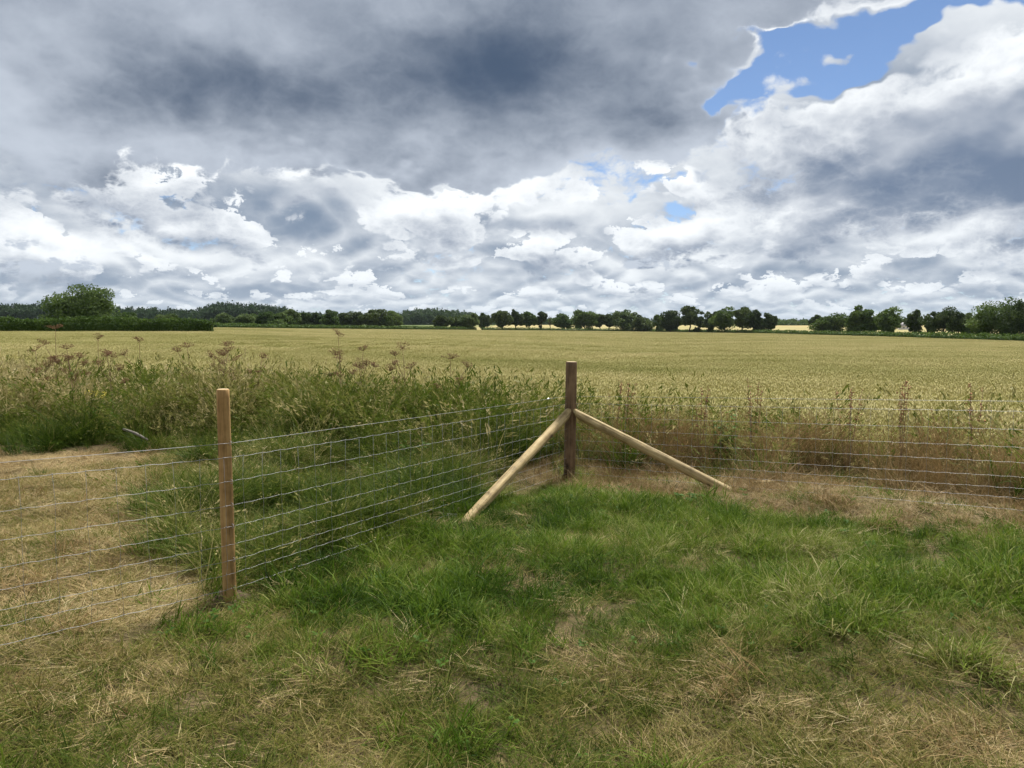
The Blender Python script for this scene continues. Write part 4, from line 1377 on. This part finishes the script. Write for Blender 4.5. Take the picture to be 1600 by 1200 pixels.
# ------------------------------------------------------------------ single plants and odds and ends on the verge
def umbel_plant(px, top_py, d, label, seed, heads=5, mat=M_UMBEL, stem=M_STEM, w=0.20):
    rg = np.random.default_rng(seed)
    x, y = place(px, d)
    z = float(ground_z(x, y))
    H = top_z(top_py, d) - z
    t = empty('dead_hogweed', (x, y, z))
    tag(t, label, 'plant', 'dead umbel plants on the verge')
    S = Soup()
    bend = rg.normal(0, 0.05, 2)
    path = np.array([(bend[0] * f * f * H, bend[1] * f * f * H, f * H) for f in np.linspace(0, 1, 7)])
    S.add(*tube(path, np.linspace(0.0065, 0.003, 7), 6))
    tops = [path[-1]]
    for k in range(heads - 1):
        f = rg.uniform(0.55, 0.85)
        p0 = path[int(f * 6)]
        a = rg.uniform(0, 6.28)
        r = rg.uniform(0.12, 0.30)
        end = np.array([p0[0] + r * math.cos(a), p0[1] + r * math.sin(a), min(H, p0[2] + rg.uniform(0.15, 0.38))])
        S.add(*tube([p0, p0 * 0.5 + end * 0.5 + np.array([0, 0, -0.02]), end], [0.005, 0.004, 0.003], 5))
        tops.append(end)
    link('stem', S.mesh('stem', stem, True), parent=t)
    for k, c in enumerate(tops):
        S = Soup()
        R_ = w * rg.uniform(0.30, 0.62) * (1.15 if k == 0 else 0.85)
        tlt = rg.normal(0, 0.35, 2)
        for j in range(20):
            a, r = rg.uniform(0, 6.28), R_ * math.sqrt(rg.random())
            e = c + np.array([r * math.cos(a), r * math.sin(a), 0.035 + 0.02 * (1 - (r / R_) ** 2) + rg.normal(0, 0.012) + r * (tlt[0] * math.cos(a) + tlt[1] * math.sin(a))])
            S.add(*tube([c, c * 0.45 + e * 0.55 + np.array([0, 0, -0.006]), e], [0.0018, 0.0014, 0.0012], 4))
            for q in range(6):
                g_ = e + rg.normal(0, 0.016, 3) * np.array([1, 1, 0.5])
                S.add(g_ + rg.normal(0, 0.0050, (4, 3)), [(0, 1, 2), (0, 2, 3), (0, 3, 1), (1, 3, 2)])
        link('seed_head', S.mesh('seed_head', mat), parent=t)
    return t
UMB = [
    (58, 548, 11.4, 7, 'dead brown hogweed nearest the left border'), (112, 545, 11.2, 9, 'full reddish brown hogweed left of the tall thin stem'),
    (84, 514, 12.0, 3, 'tall thin hogweed stem reaching up to the far hedge at the left'), (150, 530, 12.2, 2, 'hogweed with one flat dark head right of the tall thin stem'),
    (172, 553, 11.0, 5, 'short hogweed with tilted dark heads left of the slim post'), (298, 543, 12.0, 3, 'sparse hogweed just left of the fullest brown head'),
    (342, 541, 11.4, 10, 'hogweed with the fullest brown head, right above the slim post'),
    (532, 524, 11.2, 6, 'tallest branching brown hogweed in the middle of the verge'), (560, 548, 10.8, 5, 'hogweed close to the tallest branching one'),
    (634, 545, 10.9, 6, 'open branching hogweed left of the corner post'), (703, 560, 10.8, 5, 'hogweed nearest to the corner post'),
    (216, 533, 12.4, 2, 'single thin hogweed halfway between border and post'), (395, 560, 11.6, 3, 'small hogweed just right of the slim post top'),
]
for i, (px, py, d, hd, lab) in enumerate(UMB):
    umbel_plant(px, py, d, lab, 900 + i, hd)

def dock(px, top_py, d, label, seed):
    """dead dock: ribbed stem with whorls of rust seed clusters"""
    rg = np.random.default_rng(seed)
    x, y = place(px, d); z = float(ground_z(x, y)); H = top_z(top_py, d) - z
    t = empty('dead_dock', (x, y, z)); tag(t, label, 'plant', 'rusty dock plants by the right run')
    S = Soup(); C = Soup()
    for k in range(4):
        h = H * rg.uniform(0.75, 1.0) if k else H
        lean = rg.normal(0, 0.09, 2)
        path = np.array([(lean[0] * f * h, lean[1] * f * h, f * h) for f in np.linspace(0, 1, 6)])
        S.add(*tube(path, np.linspace(0.005, 0.002, 6), 5))
        for j in range(34):
            f = rg.uniform(0.55, 1.0)
            p = np.array([lean[0] * f * h, lean[1] * f * h, f * h]) + rg.normal(0, 0.013, 3)
            C.add(p + rg.normal(0, 0.008, (4, 3)), [(0, 1, 2), (0, 2, 3), (0, 3, 1), (1, 3, 2)])
    link('stem', S.mesh('stem', M_STEM, True), parent=t)
    link('seed_cluster', C.mesh('seed_cluster', M_RUST), parent=t)
M_RUST = plain_mat('rusty_seed', (0.30, 0.155, 0.075), 0.9, scale=30.0)
for i, (px, py, d, lab) in enumerate([(962, 592, 9.9, 'rusty dock just right of the corner post'), (980, 598, 9.8, 'rusty dock second to the right of the corner post'), (1098, 600, 9.3, 'dark thin dock above the middle of the right brace'),
                                      (1182, 590, 9.0, 'rusty dock above the foot of the right brace'), (1330, 604, 8.4, 'rusty dock in the middle of the right run'), (1415, 592, 8.3, 'leaning rusty dock right of the middle run'), (1530, 598, 7.8, 'rusty dock nearest the right border')]):
    dock(px, py, d, lab, 1200 + i)

def weed(px, py, d, size, label, seed, mat=M_WEED, n=60, flowers=None):
    """leafy green weed: stems with pointed leaves"""
    rg = np.random.default_rng(seed)
    x, y = place(px, d); z = float(ground_z(x, y)); H = max(0.12, top_z(py, d) - z)
    t = empty('leafy_weed', (x, y, z)); tag(t, label, 'plant', 'leafy weeds')
    S, Lf = Soup(), Soup()
    for k in range(5):
        a = rg.uniform(0, 6.28); ln = rg.uniform(0.05, 0.3) * size
        h = H * rg.uniform(0.7, 1.0)
        path = np.array([(math.cos(a) * ln * f, math.sin(a) * ln * f, f * h) for f in np.linspace(0, 1, 5)])
        S.add(*tube(path, np.linspace(0.004, 0.002, 5), 5))
        for j in range(n // 5):
            f = rg.uniform(0.25, 1.0); p = np.array([math.cos(a) * ln * f, math.sin(a) * ln * f, f * h])
            b = rg.uniform(0, 6.28); L = rg.uniform(0.05, 0.10) * size ** 0.5; W_ = L * 0.28
            d1 = np.array([math.cos(b), math.sin(b), rg.uniform(-0.2, 0.6)]); s1 = np.array([-math.sin(b), math.cos(b), 0.1])
            Lf.add([p, p + d1 * L * 0.5 + s1 * W_, p + d1 * L + np.array([0, 0, -0.02]), p + d1 * L * 0.5 - s1 * W_], [(0, 1, 2), (0, 2, 3)], rg.random())
    link('stem', S.mesh('stem', mat, True), parent=t)
    link('foliage', Lf.mesh('foliage', mat), parent=t)
    if flowers:
        Fl = Soup()
        for j in range(22):
            a = rg.uniform(0, 6.28); r = 0.09 * math.sqrt(rg.random())
            p = np.array([r * math.cos(a), r * math.sin(a), H * rg.uniform(0.9, 1.02)])
            Fl.add(p + rg.normal(0, 0.012, (4, 3)), [(0, 1, 2), (0, 2, 3), (0, 3, 1), (1, 3, 2)])
        link('flower_head', Fl.mesh('flower_head', flowers), parent=t)
M_WEED_BRIGHT = leaf_mat('bright_weed_leaves', (0.06, 0.13, 0.015), (0.13, 0.23, 0.03), 0.35, 3.0)
M_YELLOW = plain_mat('yellow_flower', (0.50, 0.42, 0.07), 0.8, scale=40.0)
weed(1147, 640, 9.1, 0.7, 'bright green leafy weed behind the right brace', 31, mat=M_WEED_BRIGHT, n=70)
weed(1128, 652, 9.2, 0.6, 'darker leafy weed left of the bright green one', 32, n=90)
weed(138, 612, 10.6, 0.9, 'yellow flowered weed, left one of two on the verge', 33, flowers=M_YELLOW)
weed(153, 615, 10.5, 0.8, 'yellow flowered weed, right one of two on the verge', 34, flowers=M_YELLOW)
weed(630, 690, 8.6, 0.9, 'dark green nettle clump behind the middle of the left run', 35, n=120)
weed(1080, 800, 6.9, 0.5, 'small leafy weed at the front of the cut strip', 36, n=60)

# weathered branch lying on the verge at the left
x, y = place(203, 9.6)
z = float(ground_z(x, y))
S = Soup()
S.add(*tube([(-0.16, 0.05, 0.285), (-0.07, 0.02, 0.262), (0.02, 0.0, 0.235), (0.10, -0.03, 0.205), (0.20, -0.07, 0.165)], [0.012, 0.017, 0.018, 0.015, 0.012], 10))
o = link('fallen_branch', S.mesh('fallen_branch', M_GREYWOOD, True)); o.location = (x, y, z)
tag(o, 'short grey weathered branch caught in the grass left of the slim post', 'branch')

def lump(name, x, y, r, mat, label, cat, seed, flat=0.55, n=90, sub=None):
    """uneven heap or stone"""
    rg = np.random.default_rng(seed)
    import bmesh
    bm = bmesh.new()
    bmesh.ops.create_icosphere(bm, subdivisions=3, radius=1.0)
    for v in bm.verts:
        c = v.co.copy()
        k = 1 + 0.35 * (vnoise(c.x * 2 + 7, c.y * 2 + c.z * 1.3, 1.3, 3, seed) - 0.5) * 2 + rg.normal(0, 0.035)
        v.co = c * k
        v.co.x *= r[0]; v.co.y *= r[1]; v.co.z *= r[2]
    me = bpy.data.meshes.new(name); bm.to_mesh(me); bm.free()
    me.materials.append(mat)
    o = link(name, me); o.location = (x, y, float(ground_z(x, y)))
    tag(o, label, cat)
    return o
lump('soil_heap', FENCE_P[0] - 0.05, FENCE_P[1] + 0.03, (0.16, 0.11, 0.055), M_SOIL, 'little heap of dug soil round the foot of the slim post', 'soil', 3)
lump('soil_heap', BL[0] - 0.05, BL[1] + 0.25, (0.12, 0.09, 0.05), M_SOIL, 'clod of dark soil at the foot of the left brace', 'soil', 4)
lump('stone', on_ground(706, 807)[0], on_ground(706, 807)[1], (0.055, 0.03, 0.03), M_STONE, 'small pale stone left of the foot of the left brace', 'stone', 5)
sx, sy = on_ground(1193, 765)
me_o = None
S = Soup(); S.add(*tube([(-0.10, 0.0, 0.035), (0.0, 0.0, 0.042), (0.10, 0.01, 0.045)], [0.033, 0.035, 0.034], 14))
o = link('timber_offcut', S.mesh('timber_offcut', M_STRUT, True)); o.location = (sx, sy, float(ground_z(sx, sy)))
tag(o, 'short pale timber offcut lying right of the foot of the right brace', 'timber')

# ------------------------------------------------------------------ thin summer haze over the whole place
def haze_box(density):
    m, nt = new_mat('haze')
    v = nt.node('ShaderNodeVolumePrincipled')
    v.inputs['Color'].default_value = (0.74, 0.84, 0.95, 1.0)
    v.inputs['Density'].default_value = density
    v.inputs['Anisotropy'].default_value = 0.3
    nt.t.links.new(v.outputs[0], nt.out.inputs['Volume'])
    S = Soup()
    s_, z0, z1 = 9600.0, -12.0, 90.0
    V = [(a * s_, b * s_, c) for c in (z0, z1) for a, b in ((-1, -1), (1, -1), (1, 1), (-1, 1))]
    S.add(V, [(3, 2, 1, 0), (4, 5, 6, 7), (0, 1, 5, 4), (1, 2, 6, 5), (2, 3, 7, 6), (3, 0, 4, 7)])
    o = link('haze', S.mesh('haze', m))
    tag(o, 'thin pale haze in the air over the fields', 'haze', kind='stuff')
haze_box(0.000025)
